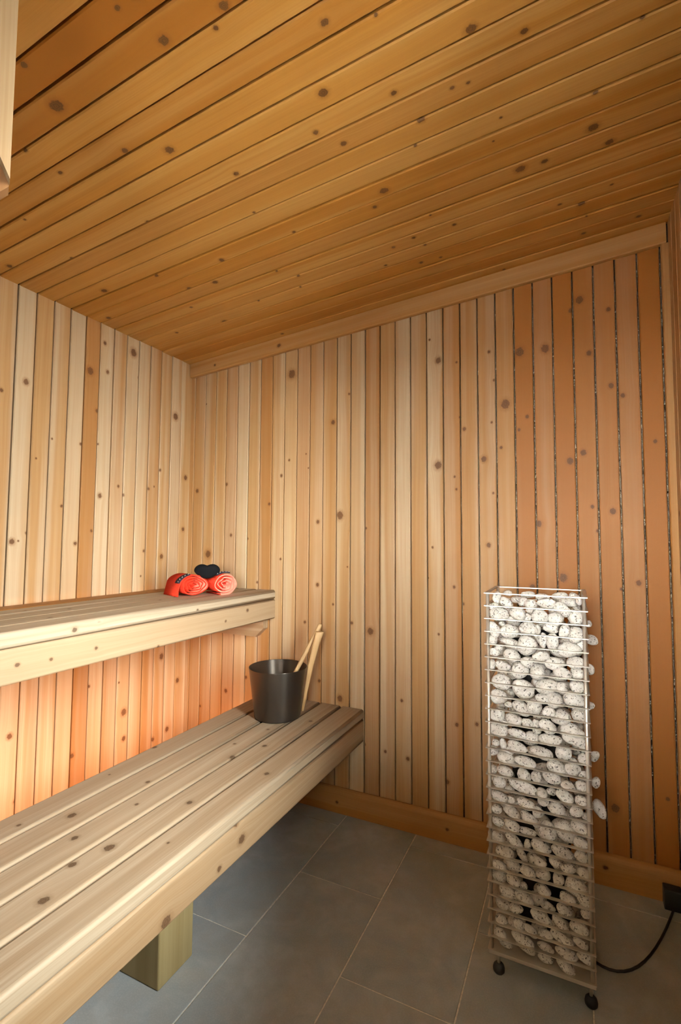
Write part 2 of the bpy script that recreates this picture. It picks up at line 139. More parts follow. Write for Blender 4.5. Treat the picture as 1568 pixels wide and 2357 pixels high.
N_KNOTS = 8
def wood(name, pale, mid, dark, deep, rough=0.55, contrast=1.0, knots=True, spec=0.3, streak=1.0):
    """Sawn board: u runs across and v along the board (metres); tone and knots are set per board."""
    pale, mid, dark, deep = [tuple(q*0.72 for q in c) for c in (pale, mid, dark, deep)]
    t = NT(name)
    uvn = t.n('ShaderNodeUVMap'); uvn.uv_map = 'UVMap'
    sep = t.n('ShaderNodeSeparateXYZ'); t.t.links.new(uvn.outputs[0], sep.inputs[0])
    u, v = sep.outputs[0], sep.outputs[1]
    rnd = t.n('ShaderNodeObjectInfo').outputs['Random']
    tone = t.n('ShaderNodeAttribute', attribute_type='OBJECT', attribute_name='tone').outputs['Fac']
    dmin = None; ush = u
    if knots:
        base = t.comb(u, t.math('MULTIPLY', v, 0.86), 0.0)
        for i in range(N_KNOTS):
            a = t.n('ShaderNodeAttribute', attribute_type='OBJECT', attribute_name='knot_%d' % i)
            s2 = t.n('ShaderNodeSeparateXYZ'); t.t.links.new(a.outputs['Vector'], s2.inputs[0])
            kp = t.comb(s2.outputs[0], t.math('MULTIPLY', s2.outputs[1], 0.86), 0.0)
            dd = t.math('DIVIDE', t.vmath('DISTANCE', base, kp), s2.outputs[2])
            dmin = dd if dmin is None else t.math('MINIMUM', dmin, dd)
            e = t.math('DIVIDE', 1.0, t.math('ADD', 1.0, t.math('MULTIPLY', t.math('MULTIPLY', dd, dd), 0.22)))
            ush = t.math('SUBTRACT', ush, t.math('MULTIPLY', t.math('MULTIPLY', t.math('SUBTRACT', u, s2.outputs[0]), e), 0.75))
    off = t.math('MULTIPLY', rnd, 61.0)
    wob = t.noise(t.comb(t.math('MULTIPLY', v, 1.3), off, 3.0), 1.0, 2.0)
    ush = t.math('ADD', ush, t.math('MULTIPLY', wob, 0.02))
    fine = t.noise(t.comb(t.math('MULTIPLY', ush, 260.0), t.math('MULTIPLY', v, 3.0), off), 1.0, 3.0, 0.6)
    ring = t.noise(t.comb(t.math('MULTIPLY', ush, 62.0), t.math('MULTIPLY', v, 0.55), off), 1.0, 3.0, 0.55)
    broad = t.noise(t.comb(t.math('MULTIPLY', ush, 20.0), t.math('MULTIPLY', v, 0.35), t.math('ADD', off, 9.0)), 1.0, 1.5)
    blot = t.noise(t.comb(t.math('MULTIPLY', u, 9.0), t.math('MULTIPLY', v, 2.6), t.math('ADD', off, 4.0)), 1.0, 2.0)
    g = t.math('ADD', t.math('MULTIPLY', ring, 0.55), t.math('MULTIPLY', fine, 0.45))
    g = t.maprange(g, 0.5-0.20/streak, 0.5+0.20/streak)
    c1 = t.mix(t.maprange(broad, 0.40, 0.60), pale, mid)
    c2 = t.mix(t.math('MULTIPLY', g, 0.42*contrast), c1, dark)
    c3 = t.mix(t.math('MULTIPLY', t.maprange(blot, 0.45, 0.8), 0.35*contrast), c2, mid)
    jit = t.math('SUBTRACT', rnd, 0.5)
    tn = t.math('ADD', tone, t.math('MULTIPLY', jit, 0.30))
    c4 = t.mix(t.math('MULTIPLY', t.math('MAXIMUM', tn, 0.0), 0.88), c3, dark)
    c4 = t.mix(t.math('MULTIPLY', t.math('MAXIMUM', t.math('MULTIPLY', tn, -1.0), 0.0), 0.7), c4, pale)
    if knots:
        kn = t.noise(t.comb(t.math('MULTIPLY', u, 160.0), t.math('MULTIPLY', v, 160.0), off), 1.0, 2.0)
        dk = t.math('ADD', dmin, t.math('MULTIPLY', t.math('SUBTRACT', kn, 0.5), 0.7))
        halo = t.math('MULTIPLY', t.maprange(dk, 1.9, 0.8), 0.45)
        c4 = t.mix(halo, c4, tuple(0.6*a+0.4*b for a, b in zip(dark, deep)))
        rings = t.math('ADD', 0.5, t.math('MULTIPLY', t.math('SINE', t.math('MULTIPLY', dk, 15.0)), 0.5))
        kc = t.mix(t.math('MULTIPLY', rings, 0.45), deep, tuple(1.0*a*0.55+0.5*b for a, b in zip(dark, deep)))
        c4 = t.mix(t.math('MULTIPLY', t.maprange(dk, 1.05, 0.65), 0.88), c4, kc)
    t.bsdf(c4, rough, 0.0, spec, bump=fine, bstr=0.12, bdist=0.001)
    return t.m

MAT = {}
MAT['cedar'] = wood('cedar_cladding', (0.77, 0.60, 0.38), (0.63, 0.385, 0.165), (0.43, 0.155, 0.022), (0.13, 0.055, 0.02))
MAT['ceiling_cedar'] = wood('cedar_ceiling', (0.77, 0.43, 0.115), (0.63, 0.295, 0.05), (0.40, 0.142, 0.016), (0.10, 0.045, 0.016))
MAT['bench_wood'] = wood('bench_wood', (0.63, 0.525, 0.375), (0.54, 0.425, 0.285), (0.37, 0.255, 0.14), (0.10, 0.055, 0.028), 0.6, 1.55, streak=1.3)
MAT['bench_edge'] = wood('bench_edge_wood', (0.58, 0.43, 0.265), (0.50, 0.345, 0.19), (0.36, 0.21, 0.09), (0.12, 0.06, 0.03), 0.6, 1.5, streak=1.3)
MAT['trim_wood'] = wood('trim_wood', (0.64, 0.37, 0.14), (0.55, 0.27, 0.07), (0.38, 0.14, 0.025), (0.07, 0.03, 0.012))
MAT['post_wood'] = wood('treated_post_wood', (0.52, 0.42, 0.20), (0.43, 0.33, 0.14), (0.31, 0.22, 0.08), (0.06, 0.04, 0.015), 0.65, knots=False)
MAT['handle_wood'] = wood('bamboo_handle', (0.78, 0.56, 0.30), (0.66, 0.42, 0.19), (0.50, 0.28, 0.10), (0.2, 0.1, 0.04), 0.45, knots=False)
MAT['bounce_cut'] = wood('bounce_cut_cladding', (0.075, 0.045, 0.025), (0.055, 0.032, 0.018), (0.035, 0.018, 0.010), (0.015, 0.008, 0.005))  # for unseen wall boards, made dark to keep bounced light down
MAT['shade_dark_wood'] = wood('shaded_board_wood', (0.30, 0.15, 0.06), (0.24, 0.11, 0.04), (0.16, 0.07, 0.02), (0.05, 0.02, 0.01), knots=False)  # shade on the recessed backing board, put into its dark colour

def mat_foil():
    t = NT('foil_backing')
    tc = t.n('ShaderNodeTexCoord')
    b = t.noise(tc.outputs['Object'], 90.0, 3.0)
    t.bsdf((0.16, 0.12, 0.08), 0.25, 0.85, 0.5, bump=b, bstr=0.9, bdist=0.01)
    return t.m
MAT['foil'] = mat_foil()

def mat_tile():
    t = NT('grey_slate_tile')
    tc = t.n('ShaderNodeTexCoord'); rnd = t.n('ShaderNodeObjectInfo').outputs['Random']
    v = t.vmath('ADD', tc.outputs['Object'], t.comb(t.math('MULTIPLY', rnd, 13.0), t.math('MULTIPLY', rnd, 31.0), 0.0))
    a = t.noise(v, 5.5, 5.0, 0.62, 0.6); b = t.noise(v, 17.0, 4.0, 0.6, 0.3); c = t.noise(v, 240.0, 2.0)
    c1 = t.mix(t.maprange(a, 0.32, 0.68), (0.31, 0.35, 0.36), (0.44, 0.465, 0.455))
    c2 = t.mix(t.math('MULTIPLY', t.maprange(b, 0.38, 0.66), 0.6), c1, (0.365, 0.365, 0.34))
    c3 = t.mix(t.math('MULTIPLY', t.maprange(c, 0.4, 0.7), 0.16), c2, (0.6, 0.6, 0.57))
    t.bsdf(c3, t.maprange(b, 0.2, 0.8, 0.42, 0.6), 0.0, 0.4, bump=b, bstr=0.12, bdist=0.003)
    return t.m
MAT['tile'] = mat_tile()
def plain(name, col, rough=0.5, metal=0.0, spec=0.5, nscale=0, nstr=0.1, vary=0.0):
    t = NT(name)
    tc = t.n('ShaderNodeTexCoord')
    c = col; h = None
    if nscale:
        h = t.noise(tc.outputs['Object'], nscale, 3.0)
        if vary: c = t.mix(t.maprange(h, 0.3, 0.7), tuple(x*(1-vary) for x in col), tuple(min(1, x*(1+vary)) for x in col))
    t.bsdf(c, rough, metal, spec, bump=h, bstr=nstr, bdist=0.002)
    return t.m
MAT['grout'] = plain('pale_grout', (0.74, 0.71, 0.62), 0.9, nscale=120, vary=0.15)
MAT['steel'] = plain('brushed_steel', (0.66, 0.61, 0.53), 0.36, 0.65, nscale=300, nstr=0.04)
MAT['dark_steel'] = plain('dark_steel', (0.05, 0.05, 0.05), 0.4, 0.8, nscale=200, nstr=0.03)
MAT['gap_black'] = plain('gap_black_steel', (0.012, 0.011, 0.010), 0.8, 0.2, nscale=90)
MAT['rubber'] = plain('black_rubber', (0.012, 0.012, 0.013), 0.55, nscale=120)
def mat_bucket():
    t = NT('spun_dark_metal')
    tc = t.n('ShaderNodeTexCoord'); h = t.noise(tc.outputs['Object'], 500.0, 2.0)
    p = t.bsdf((0.105, 0.092, 0.077), 0.34, 0.9, 0.5, bump=h, bstr=0.02)
    tg = t.n('ShaderNodeTangent'); tg.direction_type = 'RADIAL'; tg.axis = 'Z'
    p.inputs['Anisotropic'].default_value = 0.75; p.inputs['Anisotropic Rotation'].default_value = 0.25
    t.t.links.new(tg.outputs[0], p.inputs['Tangent'])
    return t.m
MAT['bucket'] = mat_bucket()
MAT['towel_red'] = plain('coral_towel', (0.60, 0.042, 0.018), 0.95, 0, 0.1, nscale=420, nstr=0.5, vary=0.2)
MAT['towel_pink'] = plain('pale_coral_towel_pile', (0.86, 0.26, 0.18), 0.95, 0, 0.1, nscale=420, nstr=0.5, vary=0.15)
MAT['black_cloth'] = plain('black_cloth', (0.008, 0.008, 0.009), 0.95, 0, 0.1, nscale=500, nstr=0.4)
MAT['tape'] = plain('black_woven_tape', (0.014, 0.010, 0.018), 0.7, 0, 0.3, nscale=700, nstr=0.4)
MAT['stitch'] = plain('white_thread', (0.7, 0.65, 0.66), 0.8, 0, 0.2, nscale=500)
MAT['frame_paint'] = plain('pale_frame_wood', (0.55, 0.40, 0.24), 0.5, nscale=60, vary=0.1)
MAT['deck'] = plain('pale_paving', (0.32, 0.31, 0.29), 0.9, nscale=4, vary=0.2)
MAT['chip'] = plain('bare_dowel_wood', (0.85, 0.62, 0.42), 0.5, nscale=80)

def mat_stone():
    t = NT('speckled_granite_pebble')
    tc = t.n('ShaderNodeTexCoord'); rnd = t.n('ShaderNodeObjectInfo').outputs['Random']
    v = t.vmath('ADD', tc.outputs['Object'], t.comb(t.math('MULTIPLY', rnd, 7.0), t.math('MULTIPLY', rnd, 17.0), t.math('MULTIPLY', rnd, 3.0)))
    vo = t.n('ShaderNodeTexVoronoi'); vo.inputs['Scale'].default_value = 330.0; t.put(vo.inputs['Vector'], v)
    sp = t.noise(v, 230.0, 2.5, 0.6); big = t.noise(v, 55.0, 3.0); md = t.noise(v, 120.0, 3.0)
    base = t.mix(t.maprange(big, 0.35, 0.7), (0.74, 0.72, 0.67), (0.60, 0.57, 0.52))
    spk = t.math('MULTIPLY', t.maprange(sp, 0.55, 0.62), t.maprange(md, 0.40, 0.55))
    c = t.mix(t.math('MULTIPLY', spk, 0.92), base, (0.045, 0.040, 0.036))
    sep = t.n('ShaderNodeSeparateColor'); t.put(sep.inputs[0], vo.outputs['Color'])
    c = t.mix(t.math('MULTIPLY', t.maprange(sep.outputs[0], 0.5, 0.95), 0.22), c, (0.42, 0.35, 0.27))
    c = t.mix(t.math('MULTIPLY', rnd, 0.14), c, (0.40, 0.36, 0.30))
    t.bsdf(c, 0.75, 0, 0.25, bump=t.math('ADD', md, t.math('MULTIPLY', sp, 0.4)), bstr=0.45, bdist=0.004)
    return t.m
MAT['stone'] = mat_stone()

def mat_glass():
    t = NT('window_glass')
    tr = t.n('ShaderNodeBsdfTransparent'); tr.inputs[0].default_value = (0.96, 0.97, 0.96, 1)
    gl = t.n('ShaderNodeBsdfGlossy'); gl.inputs['Roughness'].default_value = 0.02
    fr = t.n('ShaderNodeFresnel'); fr.inputs[0].default_value = 1.45
    mx = t.n('ShaderNodeMixShader')
    t.t.links.new(fr.outputs[0], mx.inputs[0]); t.t.links.new(tr.outputs[0], mx.inputs[1]); t.t.links.new(gl.outputs[0], mx.inputs[2])
    t.t.links.new(mx.outputs[0], t.out.inputs[0])
    return t.m
MAT['glass'] = mat_glass()
def mat_emit(name, col, strength):
    t = NT(name); e = t.n('ShaderNodeEmission')
    e.inputs[0].default_value = col+(1,); e.inputs[1].default_value = strength
    t.t.links.new(e.outputs[0], t.out.inputs[0]); return t.m
MAT['led'] = mat_emit('amber_led', (1.0, 0.42, 0.19), 66.0)

# ------------------------------------------------------------------ object helpers
def link(o, parent=None):
    COL.objects.link(o)
    if parent is not None: o.parent = parent
    return o
def tag(o, label=None, cat=None, group=None, kind=None):
    for k, v in (('label', label), ('category', cat), ('group', group), ('kind', kind)):
        if v: o[k] = v
    return o
def empty(name, loc=(0, 0, 0)):
    o = bpy.data.objects.new(name, None); o.empty_display_size = 0.05
    o.location = loc; COL.objects.link(o); return o
def boardprops(o, tone=0.0, knots=()):
    o['tone'] = float(tone)
    for i in range(N_KNOTS):
        o['knot_%d' % i] = [float(q) for q in knots[i]] if i < len(knots) else [9.0, 9.0+i, 0.01]
def mesh_from(name, verts, faces, mats, uvs=None, midx=None, smooth=False):
    me = bpy.data.meshes.new(name)
    me.from_pydata([tuple(v) for v in verts], [], faces); 
    for m in mats: me.materials.append(m)
    if uvs is not None:
        l = me.uv_layers.new(name='UVMap')
        for i, p in enumerate(me.polygons):
            for j, li in enumerate(p.loop_indices): l.data[li].uv = uvs[i][j]
    if midx is not None:
        for p, k in zip(me.polygons, midx): p.material_index = k
    if smooth:
        for p in me.polygons: p.use_smooth = True
    me.update()
    return me
def put(name, me, parent=None, loc=(0, 0, 0), rot=None):
    o = bpy.data.objects.new(name, me); o.location = loc
    if rot: o.rotation_euler = rot
    return link(o, parent)

def extrude_profile(name, prof, O, U, T, L, l0, l1, mats, u_of=None, parent=None):
    """Board: profile points (u,t) swept along L from l0 to l1; l0/l1 may be functions of u. Returns the object."""
    O, U, T, L = map(Vector, (O, U, T, L))
    n = len(prof)
    g0 = l0 if callable(l0) else (lambda u: l0)
    g1 = l1 if callable(l1) else (lambda u: l1)
    vs = [O+U*u+T*t+L*g0(u) for u, t in prof] + [O+U*u+T*t+L*g1(u) for u, t in prof]
    per = [0.0]
    for i in range(n):
        a, b = prof[i], prof[(i+1) % n]
        per.append(per[-1]+math.hypot(b[0]-a[0], b[1]-a[1]))
    flip = U.cross(T).dot(L) < 0
    fs, uv = [], []
    for i in range(n):
        j = (i+1) % n
        f = [i, j, n+j, n+i]
        ua, ub = prof[i][0], prof[j][0]
        if abs(ub-ua) < 1e-4:      # side face: continue the run of the grain around the edge
            sgn = 1 if ua > (max(p[0] for p in prof)+min(p[0] for p in prof))/2 else -1
            tmax = max(p[1] for p in prof)
            ua2, ub2 = ua+sgn*(tmax-prof[i][1]), ub+sgn*(tmax-prof[j][1])
        else: ua2, ub2 = ua, ub
        q = [(ua2, g0(prof[i][0])), (ub2, g0(prof[j][0])), (ub2, g1(prof[j][0])), (ua2, g1(prof[i][0]))]
        if flip: f.reverse(); q.reverse()
        fs.append(f); uv.append(q)
    c0 = list(range(n))[::-1]; c1 = list(range(n, 2*n))
    q0 = [(prof[i][0], 5.0+prof[i][1]) for i in c0]; q1 = [(prof[i-n][0], 6.0+prof[i-n][1]) for i in c1]
    if flip: c0.reverse(); q0.reverse(); c1.reverse(); q1.reverse()
    fs += [c0, c1]; uv += [q0, q1]
    return put(name, mesh_from(name, vs, fs, mats, uv), parent)

TH = 0.014
def plank_prof(w, gap, thick, ch=0.0022):
    a, b = gap/2, w-gap/2
    return [(a, 0), (b, 0), (b, thick-ch), (b-ch, thick), (a+ch, thick), (a, thick-ch)]
def round_prof(w, h, r, seg=3):
    """rectangle 0..w by 0..h with rounded corners"""
    pts = []
    for cx, cy, a0 in ((w-r, r, -90), (w-r, h-r, 0), (r, h-r, 90), (r, r, 180)):
        for i in range(seg+1):
            a = math.radians(a0+90*i/seg); pts.append((cx+r*math.cos(a), cy+r*math.sin(a)))
    return pts
def box(name, x0, x1, y0, y1, z0, z1, mat, parent=None, bevel=0.0):
    bm = bmesh.new()
    bmesh.ops.create_cube(bm, size=1.0)
    for v in bm.verts: v.co = Vector(((x0+x1)/2+v.co.x*(x1-x0), (y0+y1)/2+v.co.y*(y1-y0), (z0+z1)/2+v.co.z*(z1-z0)))
    if bevel: bmesh.ops.bevel(bm, geom=bm.edges[:], offset=bevel, segments=2, affect='EDGES', profile=0.5)
    uvl = bm.loops.layers.uv.new('UVMap')
    for f in bm.faces:
        nx, ny, nz = map(abs, f.normal)
        for l in f.loops:
            x, y, z = l.vert.co
            l[uvl].uv = (y, z) if nx >= ny and nx >= nz else ((x, z) if ny >= nz else (x, y))
    me = bpy.data.meshes.new(name); bm.to_mesh(me); bm.free(); me.materials.append(mat)
    return put(name, me, parent)
def tube(name, pts, radii, mat, parent=None, seg=12, smooth=True):
    """closed tube along pts"""
    pts = [Vector(p) for p in pts]
    if not isinstance(radii, (list, tuple)): radii = [radii]*len(pts)
    vs, fs = [], []
    up = Vector((0, 0, 1))
    for i, p in enumerate(pts):
        d = (pts[min(i+1, len(pts)-1)]-pts[max(i-1, 0)]).normalized()
        a = d.cross(up)
        if a.length < 1e-3: a = d.cross(Vector((1, 0, 0)))
        a.normalize(); b = d.cross(a)
        for k in range(seg):
            an = 2*math.pi*k/seg
            vs.append(p+(a*math.cos(an)+b*math.sin(an))*radii[i])
    for i in range(len(pts)-1):
        for k in range(seg):
            fs.append([i*seg+k, (i+1)*seg+k, (i+1)*seg+(k+1) % seg, i*seg+(k+1) % seg])
    fs.append(list(range(seg))); m = len(vs); fs.append(list(range(m-seg, m))[::-1])
    fs = [f[::-1] for f in fs]
    uv = []
    for f in fs: uv.append([(0.004*(q % seg), 0.1*(q//seg)) for q in f])
    me = mesh_from(name, vs, fs, [mat], uv)
    for p in me.polygons: p.use_smooth = smooth and len(p.vertices) == 4
    return put(name, me, parent)
def lathe(name, prof, loc, mat, parent=None, seg=48, closed=True):
    vs, fs = [], []
    n = len(prof)
    for k in range(seg):
        a = 2*math.pi*k/seg
        for r, z in prof: vs.append((r*math.cos(a), r*math.sin(a), z))
    for k in range(seg):
        k2 = (k+1) % seg
        for i in range(n-1): fs.append([k*n+i, k2*n+i, k2*n+i+1, k*n+i+1])
    me = mesh_from(name, vs, fs, [mat])
    bm = bmesh.new(); bm.from_mesh(me); bmesh.ops.remove_doubles(bm, verts=bm.verts[:], dist=1e-6)
    bmesh.ops.recalc_face_normals(bm, faces=bm.faces[:]); bm.to_mesh(me); bm.free()
    for p in me.polygons: p.use_smooth = True
    return put(name, me, parent, loc)

# ------------------------------------------------------------------ room shell
X_, Y_, Z_ = Vector((1, 0, 0)), Vector((0, 1, 0)), Vector((0, 0, 1))
def slab(name, verts8, mat, kind='structure'):
    fs = [[0, 1, 2, 3], [7, 6, 5, 4], [0, 4, 5, 1], [1, 5, 6, 2], [2, 6, 7, 3], [3, 7, 4, 0]]
    me = mesh_from(name, verts8, fs, [mat])
    bm = bmesh.new(); bm.from_mesh(me); bmesh.ops.recalc_face_normals(bm, faces=bm.faces[:]); bm.to_mesh(me); bm.free()
    o = put(name, me); o['kind'] = kind
    return o
def wall_slab(name, a, b, n, ztop, depth=0.08):
    """backing wall from a to b (x,y), pushed out along n"""
    n = Vector((n[0], n[1], 0)); A = Vector((a[0], a[1], -0.06)); B = Vector((b[0], b[1], -0.06))
    A2, B2 = A.copy(), B.copy(); A2.z, B2.z = ztop(a[0]), ztop(b[0])
    f = [A, B, B2, A2]
    return slab(name, [p+n*(TH+0.003) for p in f]+[p+n*(TH+depth) for p in f], MAT['foil'])
zt = lambda x: ceil_z(x)+0.02
wall_left = wall_slab('wall_left', (0, ROOM_Y-0.1), (0, 0.1), (-1, 0), zt)
wall_back = wall_slab('wall_back', (-0.1, 0), (ROOM_X+0.1, 0), (0, 1), zt)
ceiling = slab('ceiling', [Vector((x, y, ceil_z(x)+TH+0.003)) for x, y in ((-0.1, ROOM_Y-0.1), (ROOM_X+0.1, ROOM_Y-0.1), (ROOM_X+0.1, 0.1), (-0.1, 0.1))] +
               [Vector((x, y, ceil_z(x)+TH+0.12)) for x, y in ((-0.1, ROOM_Y-0.1), (ROOM_X+0.1, ROOM_Y-0.1), (ROOM_X+0.1, 0.1), (-0.1, 0.1))], MAT['foil'])
# right and front wall backings with their window openings, the front one added
def cut_wall(name, boxes):
    bm = bmesh.new()
    for x0, x1, y0, y1, z0, z1 in boxes:
        r = bmesh.ops.create_cube(bm, size=1.0)
        for v in r['verts']: v.co = Vector(((x0+x1)/2+v.co.x*(x1-x0), (y0+y1)/2+v.co.y*(y1-y0), (z0+z1)/2+v.co.z*(z1-z0)))
    me = bpy.data.meshes.new(name); bm.to_mesh(me); bm.free(); me.materials.append(MAT['foil'])
    o = put(name, me); o['kind'] = 'structure'; return o
_top = ceil_z(ROOM_X)+0.03
_a, _b = ROOM_X+TH+0.003, ROOM_X+TH+0.083
wall_right = cut_wall('wall_right', [(_a, _b, ROOM_Y-0.1, WIN_Y0, -0.06, _top), (_a, _b, WIN_Y1, 0.1, -0.06, _top), (_a, _b, WIN_Y0, WIN_Y1, -0.06, WIN_Z0), (_a, _b, WIN_Y0, WIN_Y1, WIN_Z1, _top)])
_a, _b = ROOM_Y-TH-0.083, ROOM_Y-TH-0.003
wall_front = cut_wall('wall_front', [(-0.1, FW_X0, _a, _b, -0.06, H0+0.03), (FW_X1, ROOM_X+0.1, _a, _b, -0.06, _top), (FW_X0, FW_X1, _a, _b, -0.06, FW_Z0), (FW_X0, FW_X1, _a, _b, FW_Z1, H0+0.1)])

TONE_LEFT = {0: -.2, 1: -.1, 2: 0, 3: .25, 4: 0, 5: -.35, 6: .25, 7: -.35, 8: .55, 9: -.4, 10: .05, 11: .1, 12: -.45, 13: .05, 14: 0}
TONE_BACK = [.3, .0, .1, .35, -.6, .05, .4, .05, -.35, .5, .3, .15, .15, -.2, .4, .1, -.15, .2, .1, .55, .5, .55, .3, .95, .9, 1.0, .9, 1.0, 1.0, 1.2]  # right-hand boards: own tones pushed darker and redder to paint in dim light
TONE_CEIL = {0: .1, 1: .35, 2: .25, 3: .15, 4: .0, 5: .2, 6: -.2, 7: .3, 8: -.1, 9: .2, 10: -.25, 11: -.3, 12: .3, 13: .1, 14: -.25, 15: .1, 16: .55, 17: .25, 18: .9, 19: 1.2, 20: .5, 21: 1.2, 22: 1.1}  # boards nearest the camera: dark wood, darkened further to paint in the dimness
n_left = int(math.ceil(-ROOM_Y/W))
# left wall boards (from the back corner forwards)
for p in range(n_left):
    wdt = min(W, -ROOM_Y-p*W)+(0.008 if p == 0 else 0)
    o = extrude_profile('plank', plank_prof(wdt, 0.0040+0.0014*random.random(), TH+random.uniform(-.0012, .0012), 0.003),
                        (-TH, -p*W+(0.008 if p == 0 else 0), 0), -Y_, X_, Z_, 0.0, H0+0.004, [MAT['cedar']], parent=wall_left)
    boardprops(o, TONE_LEFT.get(p, random.uniform(-.4, .4)), KNOTS_LEFT.get(p, [(random.uniform(.01, .06), random.uniform(.1, 2), random.uniform(.004, .009)) for _ in range(3)]))
# back wall boards
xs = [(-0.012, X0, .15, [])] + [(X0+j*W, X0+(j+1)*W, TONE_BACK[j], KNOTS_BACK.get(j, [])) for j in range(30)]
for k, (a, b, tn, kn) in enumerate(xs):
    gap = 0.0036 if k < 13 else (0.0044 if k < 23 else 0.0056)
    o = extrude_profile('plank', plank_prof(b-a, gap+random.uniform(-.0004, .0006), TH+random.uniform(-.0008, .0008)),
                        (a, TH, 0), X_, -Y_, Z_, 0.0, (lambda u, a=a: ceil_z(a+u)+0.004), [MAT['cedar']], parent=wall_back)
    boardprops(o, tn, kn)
# ceiling boards run from the left wall up to the right wall
for p in range(n_left):
    wdt = min(W, -ROOM_Y-p*W)
    L = Vector((1, 0, SLOPE))
    o = extrude_profile('plank', plank_prof(wdt, 0.0038+0.0018*random.random(), TH+random.uniform(-.0016, .0016), 0.003),
                        (0, -p*W, H0+TH), -Y_, -Z_, L, -0.002, ROOM_X+0.006, [MAT['ceiling_cedar']], parent=ceiling)
    boardprops(o, TONE_CEIL.get(p, random.uniform(-.2, .5)), KNOTS_CEILING.get(p, [(random.uniform(.01, .06), random.uniform(.1, 2), random.uniform(.005, .01)) for _ in range(4)]))
# right wall boards, cut around the window
for p in range(n_left):
    y1 = -p*W; wdt = min(W, -ROOM_Y-p*W); y0 = y1-wdt
    segs = [(0.0, ceil_z(ROOM_X)+0.004)]
    if y1 > WIN_Y0 and y0 < WIN_Y1 and p*W+wdt/2 > -WIN_Y1 and p*W+wdt/2 < -WIN_Y0:
        segs = [(0.0, WIN_Z0), (WIN_Z1, ceil_z(ROOM_X)+0.004)]
    for z0, z1 in segs:
        o = extrude_profile('plank', plank_prof(wdt, 0.003, TH), (ROOM_X+TH, y1, 0), -Y_, -X_, Z_, z0, z1, [MAT['cedar' if p < 8 else 'bounce_cut']], parent=wall_right)
        boardprops(o, random.uniform(-.2, .5), [(random.uniform(.01, .06), random.uniform(.1, 2.1), random.uniform(.004, .009)) for _ in range(3)])
# front wall boards (behind the camera), cut around the added front window
for j in range(31):
    a = j*W; wdt = min(W, ROOM_X-a)
    if wdt < 0.01: continue
    top = (lambda u, a=a: ceil_z(a+u)+0.004)
    segs = [(0.0, top)]
    if a+wdt/2 > FW_X0 and a+wdt/2 < FW_X1: segs = [(0.0, FW_Z0), (FW_Z1, top)]
    for z0, z1 in segs:
        o = extrude_profile('plank', plank_prof(wdt, 0.003, TH), (a, ROOM_Y-TH, 0), X_, Y_, Z_, z0, z1, [MAT['bounce_cut']], parent=wall_front)
        boardprops(o, random.uniform(-.3, .3), [(random.uniform(.01, .06), random.uniform(.1, 2.1), random.uniform(.004, .009)) for _ in range(3)])

# floor: grout bed and tiles in a half bond
floor = slab('floor', [Vector((x, y, -0.0025)) for x, y in ((-0.1, ROOM_Y-0.1), (ROOM_X+0.1, ROOM_Y-0.1), (ROOM_X+0.1, 0.1), (-0.1, 0.1))] +
             [Vector((x, y, -0.08)) for x, y in ((-0.1, ROOM_Y-0.1), (ROOM_X+0.1, ROOM_Y-0.1), (ROOM_X+0.1, 0.1), (-0.1, 0.1))], MAT['grout'])
TW, TL, L1X, JA, JB = 0.3049, 0.6226, 0.9308, -0.0996, -0.4088
for i in range(-4, 5):
    xa, xb = L1X+(i-1)*TW, L1X+i*TW
    xa2, xb2 = max(xa, 0.0), min(xb, ROOM_X)
    if xb2-xa2 < 0.01: continue
    joint = JA if i % 2 == 0 else JB
    for k in range(-1, 6):
        yb = joint-k*TL; ya = yb-TL
        ya2, yb2 = max(ya, ROOM_Y), min(yb, 0.0)
        if yb2-ya2 < 0.01: continue
        g = 0.0021
        box('tile', xa2+g, xb2-g, ya2+g, yb2-g, -0.012, random.uniform(-.0003, .0003), MAT['tile'], floor, bevel=0.0012)

# trims
def trim(name, prof, O, U, T, L, l0, l1, mat, tone=0.0, knots=()):
    o = extrude_profile(name, prof, O, U, T, L, l0, l1, [mat]); o['kind'] = 'structure'; boardprops(o, tone, knots); return o
# baseboard along the back wall (height runs in u, thickness in t)
bp = [(0, 0), (0.1017, 0), (0.1017, 0.006), (0.098, 0.0125), (0.092, 0.0165), (0.084, 0.0185), (0.076, 0.019), (0, 0.019)]
trim('baseboard_back', bp, (0, 0, 0), Z_, -Y_, X_, 0.0, 2.118, MAT['trim_wood'], 0.2, [(0.045, 0.885, .006), (0.05, 1.36, .006), (0.06, 1.9, .007)])
trim('baseboard_left', bp, (0, -0.02, 0), Z_, X_, -Y_, 0.0, -ROOM_Y-0.02, MAT['trim_wood'], 0.1)
# batten under the ceiling on the back wall
tp = [(0, 0), (0.074, 0), (0.074, 0.019), (0.006, 0.019), (0.0015, 0.0165), (0, 0.012)]
trim('trim_1', tp, (0.004, 0, 2.0235), Z_, -Y_, Vector((1, 0, SLOPE)), 0.0, 2.132, MAT['trim_wood'], -0.3, [(0.03, 0.165, .006), (0.035, 0.555, .009)])
# corner strip in the right back corner
trim('trim_2', [(0, 0), (0.022, 0), (0.022, 0.018), (0.003, 0.018), (0, 0.015)], (ROOM_X-0.0225, -0.0005, 0), X_, -Y_, Z_, 0.1, ceil_z(ROOM_X)-0.075, MAT['trim_wood'], 0.25)

